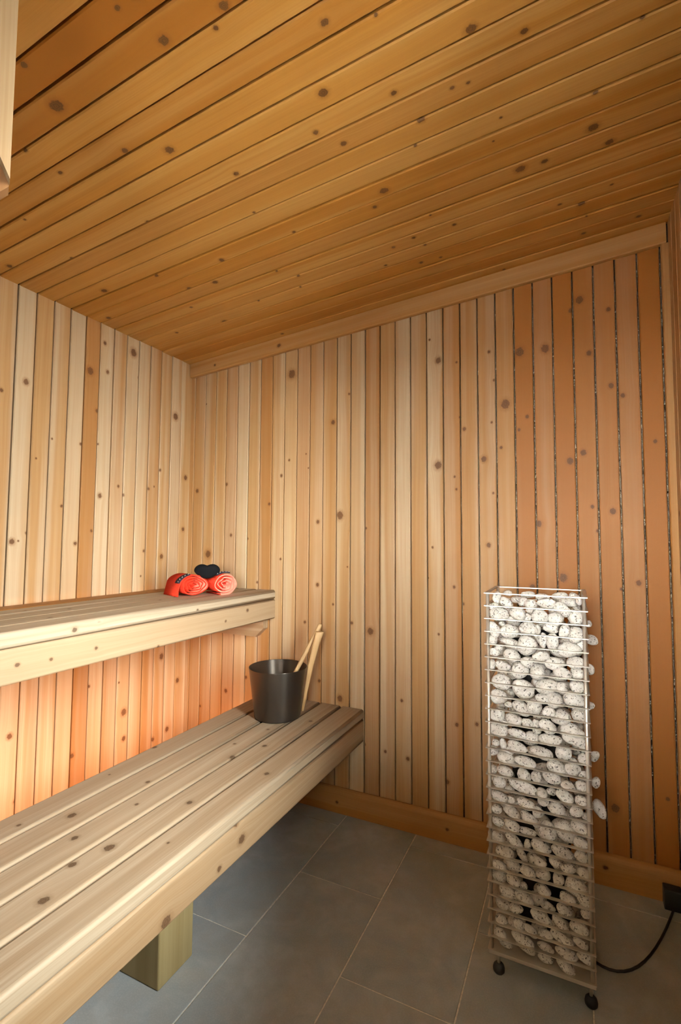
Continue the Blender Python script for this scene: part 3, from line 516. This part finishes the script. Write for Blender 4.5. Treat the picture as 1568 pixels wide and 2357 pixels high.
# window in the right wall, beside and behind the camera
win = empty('window_1', (ROOM_X+0.06, (WIN_Y0+WIN_Y1)/2, WIN_Z0)); win['kind'] = 'structure'
win.location = (0, 0, 0)
fx0, fx1 = ROOM_X-0.012, ROOM_X+0.10
box('window_frame', fx0, fx1, WIN_Y0, WIN_Y0+0.035, WIN_Z0, WIN_Z1, MAT['frame_paint'], win, 0.003)
box('window_frame', fx0, fx1, WIN_Y1-0.035, WIN_Y1, WIN_Z0, WIN_Z1, MAT['frame_paint'], win, 0.003)
box('window_frame', fx0, fx1, WIN_Y0+0.035, WIN_Y1-0.035, WIN_Z0, WIN_Z0+0.035, MAT['frame_paint'], win, 0.003)
box('window_frame', fx0, fx1, WIN_Y0+0.035, WIN_Y1-0.035, WIN_Z1-0.035, WIN_Z1, MAT['frame_paint'], win, 0.003)
box('pane', ROOM_X+0.05, ROOM_X+0.056, WIN_Y0+0.03, WIN_Y1-0.03, WIN_Z0+0.03, WIN_Z1-0.03, MAT['glass'], win)
win2 = empty('added_window', (0, 0, 0)); win2['kind'] = 'structure'  # unseen window added to light the front of the heater
fy0, fy1 = ROOM_Y-0.10, ROOM_Y+0.012
box('window_frame', FW_X0, FW_X0+0.035, fy0, fy1, FW_Z0, FW_Z1, MAT['frame_paint'], win2, 0.003)  # frame parts of the added window
box('window_frame', FW_X1-0.035, FW_X1, fy0, fy1, FW_Z0, FW_Z1, MAT['frame_paint'], win2, 0.003)
box('window_frame', FW_X0+0.035, FW_X1-0.035, fy0, fy1, FW_Z0, FW_Z0+0.035, MAT['frame_paint'], win2, 0.003)
box('window_frame', FW_X0+0.035, FW_X1-0.035, fy0, fy1, FW_Z1-0.035, FW_Z1, MAT['frame_paint'], win2, 0.003)
box('pane', FW_X0+0.03, FW_X1-0.03, ROOM_Y-0.056, ROOM_Y-0.05, FW_Z0+0.03, FW_Z1-0.03, MAT['glass'], win2)  # pane of the added window
# paving outside the window
gr = slab('ground', [Vector((x, y, -0.15)) for x, y in ((-14, -16), (16, -16), (16, 14), (-14, 14))] +
          [Vector((x, y, -0.30)) for x, y in ((-14, -16), (16, -16), (16, 14), (-14, 14))], MAT['deck'])

# roof overhang added outside, out of view, to block the high sky
eave_blocker = slab('sky_block_roof', [Vector((x, y, z)) for x, y, z in ((ROOM_X+0.11, -4, 2.31), (2.85, -4, 2.34), (2.85, 1.5, 2.335), (ROOM_X+0.11, 1.5, 2.31))] +
            [Vector((x, y, z+0.1)) for x, y, z in ((ROOM_X+0.11, -4, 2.31), (2.85, -4, 2.34), (2.85, 1.5, 2.335), (ROOM_X+0.11, 1.5, 2.31))], MAT['frame_paint'])

porch_blocker = slab('sky_block_roof', [Vector((x, y, z)) for x, y, z in ((-1, -6.2, 2.36), (3.6, -6.2, 2.36), (3.6, ROOM_Y-0.11, 2.33), (-1, ROOM_Y-0.11, 2.33))] +
             [Vector((x, y, z+0.1)) for x, y, z in ((-1, -6.2, 2.36), (3.6, -6.2, 2.36), (3.6, ROOM_Y-0.11, 2.33), (-1, ROOM_Y-0.11, 2.33))], MAT['frame_paint'])  # deep unseen porch, added to keep the added front window's light near horizontal

# ------------------------------------------------------------------ benches
Y_END = ROOM_Y+0.002
def soften(o, r):
    """smooth shading on the rounded arrises only; the flats stay flat"""
    me = o.data
    for p in me.polygons:
        if len(p.vertices) == 4:
            a, b, c, d = [me.vertices[i].co for i in p.vertices]
            p.use_smooth = min((a-b).length, (b-c).length) < r*0.9
def bench_board(name, parent, x, w, z, h, r, mat, tone, knots, y0=-0.001, y1=None):
    y1 = Y_END if y1 is None else y1
    o = extrude_profile(name, round_prof(w, h, r), (x, 0, z-h), X_, Z_, Y_, y1, y0, [mat], parent=parent)
    soften(o, r)
    boardprops(o, tone, knots)
    return o
PIT = 0.1028
lower = empty('sauna_bench', (0.743, -1.2, 0)); lower.location = (0, 0, 0)
tag(lower, 'lower slatted sauna bench of thick pale boards carrying the black bucket', 'bench', 'sauna benches')
tones = [.25, .15, -.15, .05, .0]
for i in range(5):
    kn = [(a, b, c) for a, b, c in KNOTS_BENCH.get(i, [])]
    bench_board('seat_board', lower, 0.4867+i*PIT, 0.0965 if i < 4 else 0.1021, ZB, 0.0405, 0.0075 if i < 4 else 0.009, MAT['bench_wood'], tones[i], kn)
def fascia(parent, x, ztop, h, knots, tone, thick=0.038, name='fascia_board'):
    # u runs down the face, t is the depth
    r = round_prof(h, thick, 0.006)
    o = extrude_profile(name, r, (x-thick, 0, ztop), -Z_, X_, Y_, Y_END, -0.001, [MAT['bench_edge']], parent=parent)
    soften(o, 0.006)
    boardprops(o, tone, knots); return o
fascia(lower, 0.9995, 0.4040, 0.0940, KNOTS_LOWER_FASCIA, -.1)
def joist(parent, x0, x1, y0, y1, z0, z1, mat='bench_edge', name='joist'):
    o = box(name, x0, x1, y0, y1, z0, z1, MAT[mat], parent, 0.003); boardprops(o, .2, ()); return o
for yj in (-0.04, -0.90, -1.80):
    joist(lower, 0.531, 0.960, yj-0.038, yj, 0.316, 0.4035)
joist(lower, 0.492, 0.530, Y_END, -0.002, 0.05, 0.4030, name='rear_board')
p = box('post', 0.696, 0.8355, -0.9697, -0.8435, 0.0, 0.4035, MAT['post_wood'], lower, 0.004); boardprops(p, 0.0)
p = box('post', 0.696, 0.8355, -2.30, -2.17, 0.0, 0.4035, MAT['post_wood'], lower, 0.004); boardprops(p, 0.1)

upper = empty('sauna_bench', (0.27, -1.2, 0)); upper.location = (0, 0, 0)
tag(upper, 'upper slatted sauna bench fixed high along the left wall under the towels', 'bench', 'sauna benches')
ut = [.75, .15, -.15, .1, -.1]
for i in range(5):
    bench_board('seat_board', upper, 0.0330+i*PIT, 0.0970 if i < 4 else 0.1014, ZU, 0.0420, 0.0085 if i < 4 else 0.011, MAT['bench_wood'] if i else MAT['trim_wood'], ut[i], [(random.uniform(.02, .08), random.uniform(-1.4, -.2), random.uniform(.004, .007)) for _ in range(2)] if i < 4 else [(0.10+a, b, c) for a, b, c in KNOTS_UPPER_EDGE])
fascia(upper, 0.5452, 0.8870, 0.0900, KNOTS_UPPER_FASCIA, -.5)
# support on the back wall with a raked end, and further supports on the left wall
def raked(parent, y0, y1, name='bracket'):
    prof = [(0.003, 0.711), (0.4628, 0.711), (0.5065, 0.752), (0.5065, 0.8868), (0.003, 0.8868)]
    n = len(prof)
    vs = [Vector((x, y0, z)) for x, z in prof]+[Vector((x, y1, z)) for x, z in prof]
    fs = [list(range(n)), list(range(n, 2*n))[::-1]]+[[i, n+i, n+(i+1) % n, (i+1) % n] for i in range(n)]
    uv = [[(vs[i].z, vs[i].x) if k < 2 else (vs[i].y, vs[i].x) for i in f] for k, f in enumerate(fs)]
    me = mesh_from(name, vs, fs, [MAT['bench_edge']], uv)
    bm = bmesh.new(); bm.from_mesh(me); bmesh.ops.recalc_face_normals(bm, faces=bm.faces[:]); bm.to_mesh(me); bm.free()
    o = put(name, me, parent); boardprops(o, .1); return o
raked(upper, -0.039, -0.001)
for yj in (-1.75, -2.40):
    raked(upper, yj, yj+0.038)
# amber strip light low behind the lower bench, shining on the left wall
led = empty('led_strip', (0, 0, 0))
tag(led, 'amber light strip hidden behind the lower bench, glowing on the left wall boards', 'lamp')
box('channel', 0.476, 0.4915, -2.40, -0.03, 0.17, 0.19, MAT['dark_steel'], led)
box('diffuser', 0.470, 0.476, -2.395, -0.035, 0.1715, 0.1885, MAT['led'], led)

# ------------------------------------------------------------------ heater tower
HX0, HX1, HY0, HY1 = 1.5935, 1.8545, -0.5460, -0.3180
RZ = [0.067+0.03523*i for i in range(28)]
heater = empty('sauna_heater', ((HX0+HX1)/2, (HY0+HY1)/2, 0)); heater.location = (0, 0, 0)
tag(heater, 'tall square steel wire tower heater packed with pale stones by the back wall', 'heater')
def ring_mesh(w=0.0095, th=0.0024):
    vs, fs = [], []
    for z in (0, th):
        for dlt in (0, w):
            vs += [(HX0+dlt, HY0+dlt, z), (HX1-dlt, HY0+dlt, z), (HX1-dlt, HY1-dlt, z), (HX0+dlt, HY1-dlt, z)]
    for i in range(4):
        j = (i+1) % 4
        fs += [[i, 4+i, 4+j, j], [8+i, 8+j, 12+j, 12+i], [i, j, 8+j, 8+i], [4+i, 12+i, 12+j, 4+j]]
    me = mesh_from('ring', vs, fs, [MAT['steel']])
    bm = bmesh.new(); bm.from_mesh(me); bmesh.ops.recalc_face_normals(bm, faces=bm.faces[:]); bm.to_mesh(me); bm.free()
    return me
rm = ring_mesh()
for z in RZ: put('ring', rm, heater, (0, 0, z-0.0011))
INS = 0.0090
for x in (HX0+INS, HX1-INS):
    for y in (HY0+INS, HY1-INS):
        tube('rod', [(x, y, 0.062), (x, y, 1.0215)], 0.0046, MAT['steel'], heater, 12)
box('base_plate', HX0+0.001, HX1-0.001, HY0+0.001, HY1-0.001, 0.0570, 0.0655, MAT['steel'], heater, 0.0015)
for x in (1.6185, 1.8412):
    for y in (-0.523, -0.341):
        l = tube('leg', [(x, y, 0.022), (x, y, 0.060)], 0.0042, MAT['steel'], heater, 10)
        prof = [(0.0, 0.0), (0.011, 0.0), (0.0150, 0.005), (0.0155, 0.011), (0.0135, 0.019), (0.008, 0.0245), (0.0, 0.026)]
        lathe('foot', prof, (x, y, 0), MAT['rubber'], l, 20)
# heating-element housing added in the core, near-black to darken gaps between stones
box('added_element_housing', 1.648, 1.800, -0.418, -0.352, 0.066, 0.93, MAT['gap_black'], heater, 0.008)

# stones
ico = bmesh.new(); bmesh.ops.create_icosphere(ico, subdivisions=3, radius=1.0)
ICO_V = [v.co.copy() for v in ico.verts]; ICO_F = [[v.index for v in f.verts] for f in ico.faces]; ico.free()
from mathutils import noise as mnoise
def stone(x, y, z, a, b, c, ang, label, group='pale stones in the heater tower'):
    seed = Vector((random.uniform(0, 99), random.uniform(0, 99), random.uniform(0, 99)))
    egg = random.uniform(-.16, .16); egg2 = random.uniform(-.12, .12)
    vs = []
    ca, sa = math.cos(math.radians(ang)), math.sin(math.radians(ang))
    tilt = random.uniform(-.2, .2)
    for v in ICO_V:
        p = v.copy()
        # flatter, pebble like
        for k in range(3): p[k] = math.copysign(abs(p[k])**0.97, p[k])
        s = 0.97+0.20*(mnoise.noise(v*0.9+seed))+0.05*mnoise.noise(v*2.3+seed)
        p *= s
        p.z *= 1+egg*p.x; p.x *= 1+egg2*p.z
        q = Vector((p.x*a, p.y*b, p.z*c))
        # rotation in the front plane; positive angle drops to the right
        q = Vector((q.x*ca+q.z*sa, q.y+tilt*0.2*q.x, -q.x*sa+q.z*ca))
        vs.append(q)
    me = mesh_from('stone', vs, ICO_F, [MAT['stone']], smooth=True)
    o = put('stone', me, None, (x, y, z))
    tag(o, label, 'stone', group)
    return o
ORD = ['topmost', 'second', 'third', 'fourth', 'fifth', 'sixth', 'seventh', 'eighth', 'ninth', 'tenth', 'eleventh', 'twelfth', 'thirteenth', 'fourteenth', 'fifteenth',
       'sixteenth', 'seventeenth', 'eighteenth', 'nineteenth', 'twentieth', 'twenty-first', 'twenty-second', 'twenty-third', 'twenty-fourth', 'twenty-fifth', 'twenty-sixth', 'twenty-seventh']
rows = {}
for s in STONES_FRONT:
    k = min(26, max(0, int((1.018-s[2])/0.03523)))
    rows.setdefault(k, []).append(s)
for k, lst in rows.items():
    lst.sort(key=lambda s: s[0])
    for i, s in enumerate(lst):
        pos = 'leftmost' if i == 0 else ('rightmost' if i == len(lst)-1 else ORD[i]+' from the left')
        stone(*s, 'pale speckled front stone of heater, %s wire gap from top, %s' % (ORD[k] if k else 'first', pos))
for i, s in enumerate(STONES_TOP):
    stone(*s, 'pale stone topping the heater behind front stones, %s' % ('leftmost' if i == 0 else ('rightmost' if i == 6 else ORD[sorted(range(7), key=lambda q: STONES_TOP[q][0]).index(i)]+' from the left')))
RS = sorted(STONES_RIGHT, key=lambda s: -s[2])
for i, s in enumerate(RS):
    stone(*s, 'pale stone bulging out of the right side of the heater, %s%s' % (ORD[i], '' if i == 0 else ' from the top'))
# stones packed behind the front layer and along both flanks
for lev in range(25):
    z = 0.092+lev*0.0365
    for c in range(3):
        x = 1.650+c*0.070+random.uniform(-.018, .018)
        y = -0.449+random.uniform(-.004, .012)
        a = random.uniform(.017, .021)
        stone(x, y, z+random.uniform(-.008, .008), a*1.25, a*0.9, a*0.86, random.uniform(-30, 30), 'shaded grey stone packed behind the front stones of the heater', 'stones packed behind the front ones')
for lev in range(22):
    z = 0.095+lev*0.0415
    a = random.uniform(.018, .021)
    stone(1.6225, -0.395+random.uniform(-.03, .03), z, a*0.95, a*1.35, a*0.9, 0, 'grey stone along the left flank of the heater', 'stones along the left flank')
    stone(1.8240, -0.395+random.uniform(-.03, .03), z+0.01, a*0.95, a*1.35, a*0.9, 0, 'grey stone along the right flank of the heater', 'stones along the right flank')

# black connection box in the right back corner, cable to the heater
bxo = box('junction_box', 2.062, 2.112, -0.058, -0.020, 0.0, 0.062, MAT['rubber'], None, 0.003)
tag(bxo, 'small black junction box on the floor in the dark right back corner', 'box')
cpts = []
for i in range(17):
    f = i/16
    cpts.append((1.80+0.285*f, -0.335+0.10*math.sin(f*math.pi)*-1+0.275*f**2, 0.006))
cb = tube('power_cable', cpts, 0.0035, MAT['rubber'], None, 8)
tag(cb, 'black power cable curving across the dark floor from heater to junction box', 'cable')

# ------------------------------------------------------------------ bucket and ladle
BX, BY = 0.7124, -0.2281
bucket = empty('sauna_bucket', (BX, BY, ZB))
tag(bucket, 'tapered black metal pail with an upright wooden handle on the lower bench', 'bucket')
rb, rt, hh = 0.094, 0.1197, 0.2008
prof = [(0.0, 0.0005), (rb-0.006, 0.0005), (rb-0.0015, 0.002), (rb, 0.006), (rt-0.0004, hh-0.002), (rt, hh-0.0005), (rt-0.001, hh), (rt-0.0022, hh-0.001),
        (rb-0.0024, 0.008), (rb-0.006, 0.005), (0.0, 0.005)]
lathe('pail', prof, (0, 0, 0), MAT['bucket'], bucket, 72)
RD = Vector((0.8428, 0.5382, 0))     # towards the handle
FD = Vector((0.5382, -0.8428, 0))
# upright handle: flat bamboo bar that flares upwards
def handle_bar():
    sec = [(0.018, 0.0965, 0.1080, 0.0085), (0.10, 0.1080, 0.1240, 0.0105), (0.20, 0.1222, 0.1460, 0.0120), (0.29, 0.1420, 0.1710, 0.0130), (0.335, 0.1530, 0.1880, 0.0135), (0.3385, 0.1545, 0.1875, 0.0125)]
    vs, fs, uv = [], [], []
    rp = round_prof(2.0, 2.0, 0.55, 3); n = len(rp)
    for h, r0, r1, hw in sec:
        for a, b in rp: vs.append(RD*(r0+(r1-r0)*b/2)+FD*((a-1)*hw)+Vector((0, 0, h)))
    for i in range(len(sec)-1):
        for k in range(n):
            k2 = (k+1) % n
            fs.append([i*n+k, i*n+k2, (i+1)*n+k2, (i+1)*n+k])
            uv.append([(k*.004, sec[i][0]), (k*.004+.004, sec[i][0]), (k*.004+.004, sec[i+1][0]), (k*.004, sec[i+1][0])])
    fs.append(list(range(n))); uv.append([(rp[k][0]*.01, rp[k][1]*.01) for k in range(n)])
    m = len(vs)-n; fs.append([m+k for k in range(n)]); uv.append([(rp[k][0]*.01, rp[k][1]*.01) for k in range(n)])
    me = mesh_from('handle', vs, fs, [MAT['handle_wood']], uv)
    bm = bmesh.new(); bm.from_mesh(me); bmesh.ops.recalc_face_normals(bm, faces=bm.faces[:]); bm.to_mesh(me); bm.free()
    for p in me.polygons: p.use_smooth = len(p.vertices) == 4
    return put('handle', me, bucket)
hd = handle_bar(); boardprops(hd, -.1)
for h, r in ((0.07, 0.1025), (0.15, 0.1125)):
    q = RD*(r-0.010)
    tube('rivet', [q+Vector((0, 0, h)), q+RD*0.008+Vector((0, 0, h))], 0.004, MAT['dark_steel'], bucket, 10)
ladle = empty('sauna_ladle', (BX, BY, ZB+0.006))
tag(ladle, 'wooden ladle with thin round handle leaning inside the black pail', 'ladle')
A0 = Vector((0.7638-BX, -0.1716-BY, 0.6158-ZB-0.006)); A1 = Vector((0.850-BX, -0.1166-BY, 0.8101-ZB-0.006))
dr = (A1-A0).normalized(); base = A0-dr*(A0.z-0.035)/dr.z
lh = tube('handle', [base, A0, A0+(A1-A0)*0.5, A1-dr*0.004, A1], [0.0085, 0.0088, 0.0090, 0.0088, 0.0065], MAT['handle_wood'], ladle, 14); boardprops(lh, -.6)
bc = base-Vector((RD.x, RD.y, 0))*0.022
lb = lathe('bowl', [(0.0, 0.0), (0.022, 0.001), (0.033, 0.012), (0.036, 0.035), (0.0335, 0.035), (0.030, 0.014), (0.020, 0.005), (0.0, 0.004)], (bc.x, bc.y, 0.0), MAT['handle_wood'], ladle, 28); boardprops(lb, 0)

# ------------------------------------------------------------------ towels
def towel(name, c, axis_deg, rx, rz, length, turns, label, flap=False, phase=0.0, flipmat=False, mirror=1):
    """a rolled towel: spiral band swept along the roll's axis; c = middle of the visible end at bench height"""
    t_ = 0.0055
    ax = Vector((math.cos(math.radians(axis_deg)), math.sin(math.radians(axis_deg)), 0))
    side = Vector((-ax.y, ax.x, 0))
    root = empty(name, c)
    tag(root, label, 'towel', 'rolled towels on the upper bench')
    N = int(turns*30)
    pts = []
    for i in range(N+1):
        f = i/N
        th = phase+f*turns*2*math.pi
        r = 0.10+0.90*f
        wob = 1+0.035*math.sin(3*th+1.3)+0.02*math.sin(5*th)
        sx = rx*r*wob; sz = rz*r*wob
        px, pz = sx*math.cos(th), sz*math.sin(th)
        pts.append(Vector((px, max(pz, -rz*0.93*(0.35+0.65*r)), 0)))
    if flap:
        last = pts[-1]
        for q in range(1, 6): pts.append(Vector((last.x-0.0025*q, last.y-(last.y+rz*0.98)*q/5, 0)))
    n = len(pts)
    inner, outer = [], []
    for i, p in enumerate(pts):
        d = (pts[min(i+1, n-1)]-pts[max(i-1, 0)])
        nr = Vector((d.y, -d.x, 0)).normalized()
        outer.append(p+nr*t_*0.5); inner.append(p-nr*t_*0.5)
    vs, fs, mi = [], [], []
    zoff = rz*0.98
    ZMIN = -rz*0.975
    for e in (0, 1):
        for lst in (outer, inner):
            for i, p in enumerate(lst):
                bulge = 0.006*math.sin(i*0.9) + 0.010*(1-i/n)
                dpt = (bulge if e == 0 else -length)
                vs.append(side*(-p.x*mirror)+Vector((0, 0, max(p.y, ZMIN)+zoff))+ax*dpt)
    O0, I0, O1, I1 = 0, n, 2*n, 3*n
    for i in range(n-1):
        fs += [[O0+i, O0+i+1, O1+i+1, O1+i], [I0+i, I1+i, I1+i+1, I0+i+1], [O0+i, I0+i, I0+i+1, O0+i+1], [O1+i, O1+i+1, I1+i+1, I1+i]]
        mi += [0, 1, (1 if flipmat else 0), 0]
    for i in (0, n-1):
        fs.append([O0+i, O1+i, I1+i, I0+i]); mi.append(0)
    me = mesh_from('roll', vs, fs, [MAT['towel_red'], MAT['towel_pink']], midx=mi)
    bm = bmesh.new(); bm.from_mesh(me); bmesh.ops.recalc_face_normals(bm, faces=bm.faces[:]); bm.to_mesh(me); bm.free()
    for p in me.polygons: p.use_smooth = True
    put('roll', me, root)
    return root, ax, side, zoff
def tape(root, ax, side, zoff, rx, rz, a0, a1, d0, d1):
    """black woven band around part of the roll near its end, with white stitches along the lower edge"""
    vs, fs = [], []
    K = 10
    for j, dd in enumerate((d0, d1)):
        for i in range(K+1):
            th = math.radians(a0+(a1-a0)*i/K)
            for s in (1.02, 1.13):
                vs.append(side*(-rx*s*math.cos(th))+Vector((0, 0, rz*s*math.sin(th)+zoff))+ax*dd)
    n = 2*(K+1)
    for i in range(K):
        b = 2*i
        fs += [[b+1, b+3, n+b+3, n+b+1], [b, n+b, n+b+2, b+2], [b, b+2, b+3, b+1], [n+b, n+b+1, n+b+3, n+b+2]]
    fs += [[0, 1, n+1, n], [2*K, n+2*K, n+2*K+1, 2*K+1]]
    me = mesh_from('woven_band', vs, fs, [MAT['tape']])
    bm = bmesh.new(); bm.from_mesh(me); bmesh.ops.recalc_face_normals(bm, faces=bm.faces[:]); bm.to_mesh(me); bm.free()
    o = put('woven_band', me, root)
    for i in range(5):
        th = math.radians(a0+(a1-a0)*(i+.5)/5)
        c = side*(-rx*1.14*math.cos(th))+Vector((0, 0, rz*1.14*math.sin(th)+zoff))+ax*(max(d0, d1)-0.003)
        th2 = th+0.08
        c2 = side*(-rx*1.14*math.cos(th2))+Vector((0, 0, rz*1.14*math.sin(th2)+zoff))+ax*(max(d0, d1)-0.007)
        tube('stitch', [c, c2], 0.0011, MAT['stitch'], o, 6)
TA = -23
rA = towel('rolled_towel', (0.385, -0.370, ZU), TA, 0.064, 0.044, 0.135, 4.3, 'deep red rolled towel with a trailing flap, left of the pair on upper bench', True, math.radians(170-0.3*360), False, -1)
tape(*rA, 0.069, 0.046, 14, 72, 0.006, -0.026)
rB = towel('rolled_towel', (0.468, -0.275, ZU), TA, 0.058, 0.046, 0.135, 3.6, 'coral rolled towel with pale pink spiral end, right of the pair', False, math.radians(75), True)
tape(*rB, 0.062, 0.0475, 52, 108, 0.004, -0.022)
# black heart resting in the valley between the rolls
def heart():
    bm = bmesh.new()
    pts = []
    for i in range(40):
        th = 2*math.pi*i/40
        # broad two-lobed outline with a shallow notch and a short point
        c, q = math.cos(th), math.sin(th)
        r = 1.0+0.13*abs(q)**0.7-0.30*max(0.0, c)**14+0.02*max(0.0, -c)**6
        x = r*q*0.0475; y = r*c*(0.0300 if c > 0 else 0.0340)
        x *= 1.0-0.42*max(0.0, -c)**1.6
        pts.append((x, y))
    rings = []
    prof = [(0.0, 0.016), (0.45, 0.0150), (0.75, 0.0115), (0.93, 0.006), (1.0, 0.0), (0.93, -0.006), (0.75, -0.0115), (0.45, -0.015), (0.0, -0.016)]
    vv = []
    for s, dpt in [(q, 1.25*w_) for q, w_ in prof]:
        if s == 0.0: vv.append([bm.verts.new((0, dpt, 0))]); continue
        vv.append([bm.verts.new((x*s, dpt, y*s)) for x, y in pts])
    for a, b in zip(vv[:-1], vv[1:]):
        for i in range(40):
            j = (i+1) % 40
            if len(a) == 1: bm.faces.new([a[0], b[i], b[j]])
            elif len(b) == 1: bm.faces.new([a[i], b[0], a[j]])
            else: bm.faces.new([a[i], b[i], b[j], a[j]])
    bmesh.ops.recalc_face_normals(bm, faces=bm.faces[:])
    me = bpy.data.meshes.new('heart_cushion'); bm.to_mesh(me); bm.free(); me.materials.append(MAT['black_cloth'])
    for p in me.polygons: p.use_smooth = True
    o = put('heart_cushion', me, None, (0.414, -0.328, ZU+0.105), (math.radians(-14), 0, math.radians(38)))
    tag(o, 'small black heart-shaped cushion resting in the valley between two rolled towels', 'cushion')
heart()

# ------------------------------------------------------------------ wooden piece hanging close to the camera, top left
hang = empty('hanging_board', (0, 0, 0))
tag(hang, 'pale wooden upright with slanted lower end hanging from the ceiling, upper left', 'board')
HA = Vector((1.0535, -1.5413, 1.70)); HU = Vector((-0.487, -0.873, 0)).normalized(); HT = Vector((-HU.y, HU.x, 0))
if HT.dot(Vector((1.8245, -1.9695, 0))-Vector((HA.x, HA.y, 0))) < 0: HT = -HT
def hb(name, prof, t0, t1, mat):
    n = len(prof)
    vs = [Vector((HA.x, HA.y, 0))+HU*u+HT*t0+Vector((0, 0, z)) for u, z in prof]+[Vector((HA.x, HA.y, 0))+HU*u+HT*t1+Vector((0, 0, z)) for u, z in prof]
    fs = [list(range(n)), list(range(n, 2*n))[::-1]]+[[i, n+i, n+(i+1) % n, (i+1) % n] for i in range(n)]
    uv = [[prof[i % n] for i in f] for f in fs]
    me = mesh_from(name, vs, fs, [mat], uv)
    bm = bmesh.new(); bm.from_mesh(me); bmesh.ops.recalc_face_normals(bm, faces=bm.faces[:]); bm.to_mesh(me); bm.free()
    o = put(name, me, hang); boardprops(o, -.2); return o
ztop = ceil_z(HA.x)-0.012
hb('face_board', [(0, 1.703), (0.0, ztop), (0.09, ztop), (0.09, 1.703+0.09*2.2)], 0.0, 0.018, MAT['bench_edge'])
hb('backing_board', [(0.001, 1.702), (0.001, ztop), (0.088, ztop), (0.088, 1.702-0.088*1.2)], -0.024, -0.001, MAT['shade_dark_wood'])

bpy.context.view_layer.update()
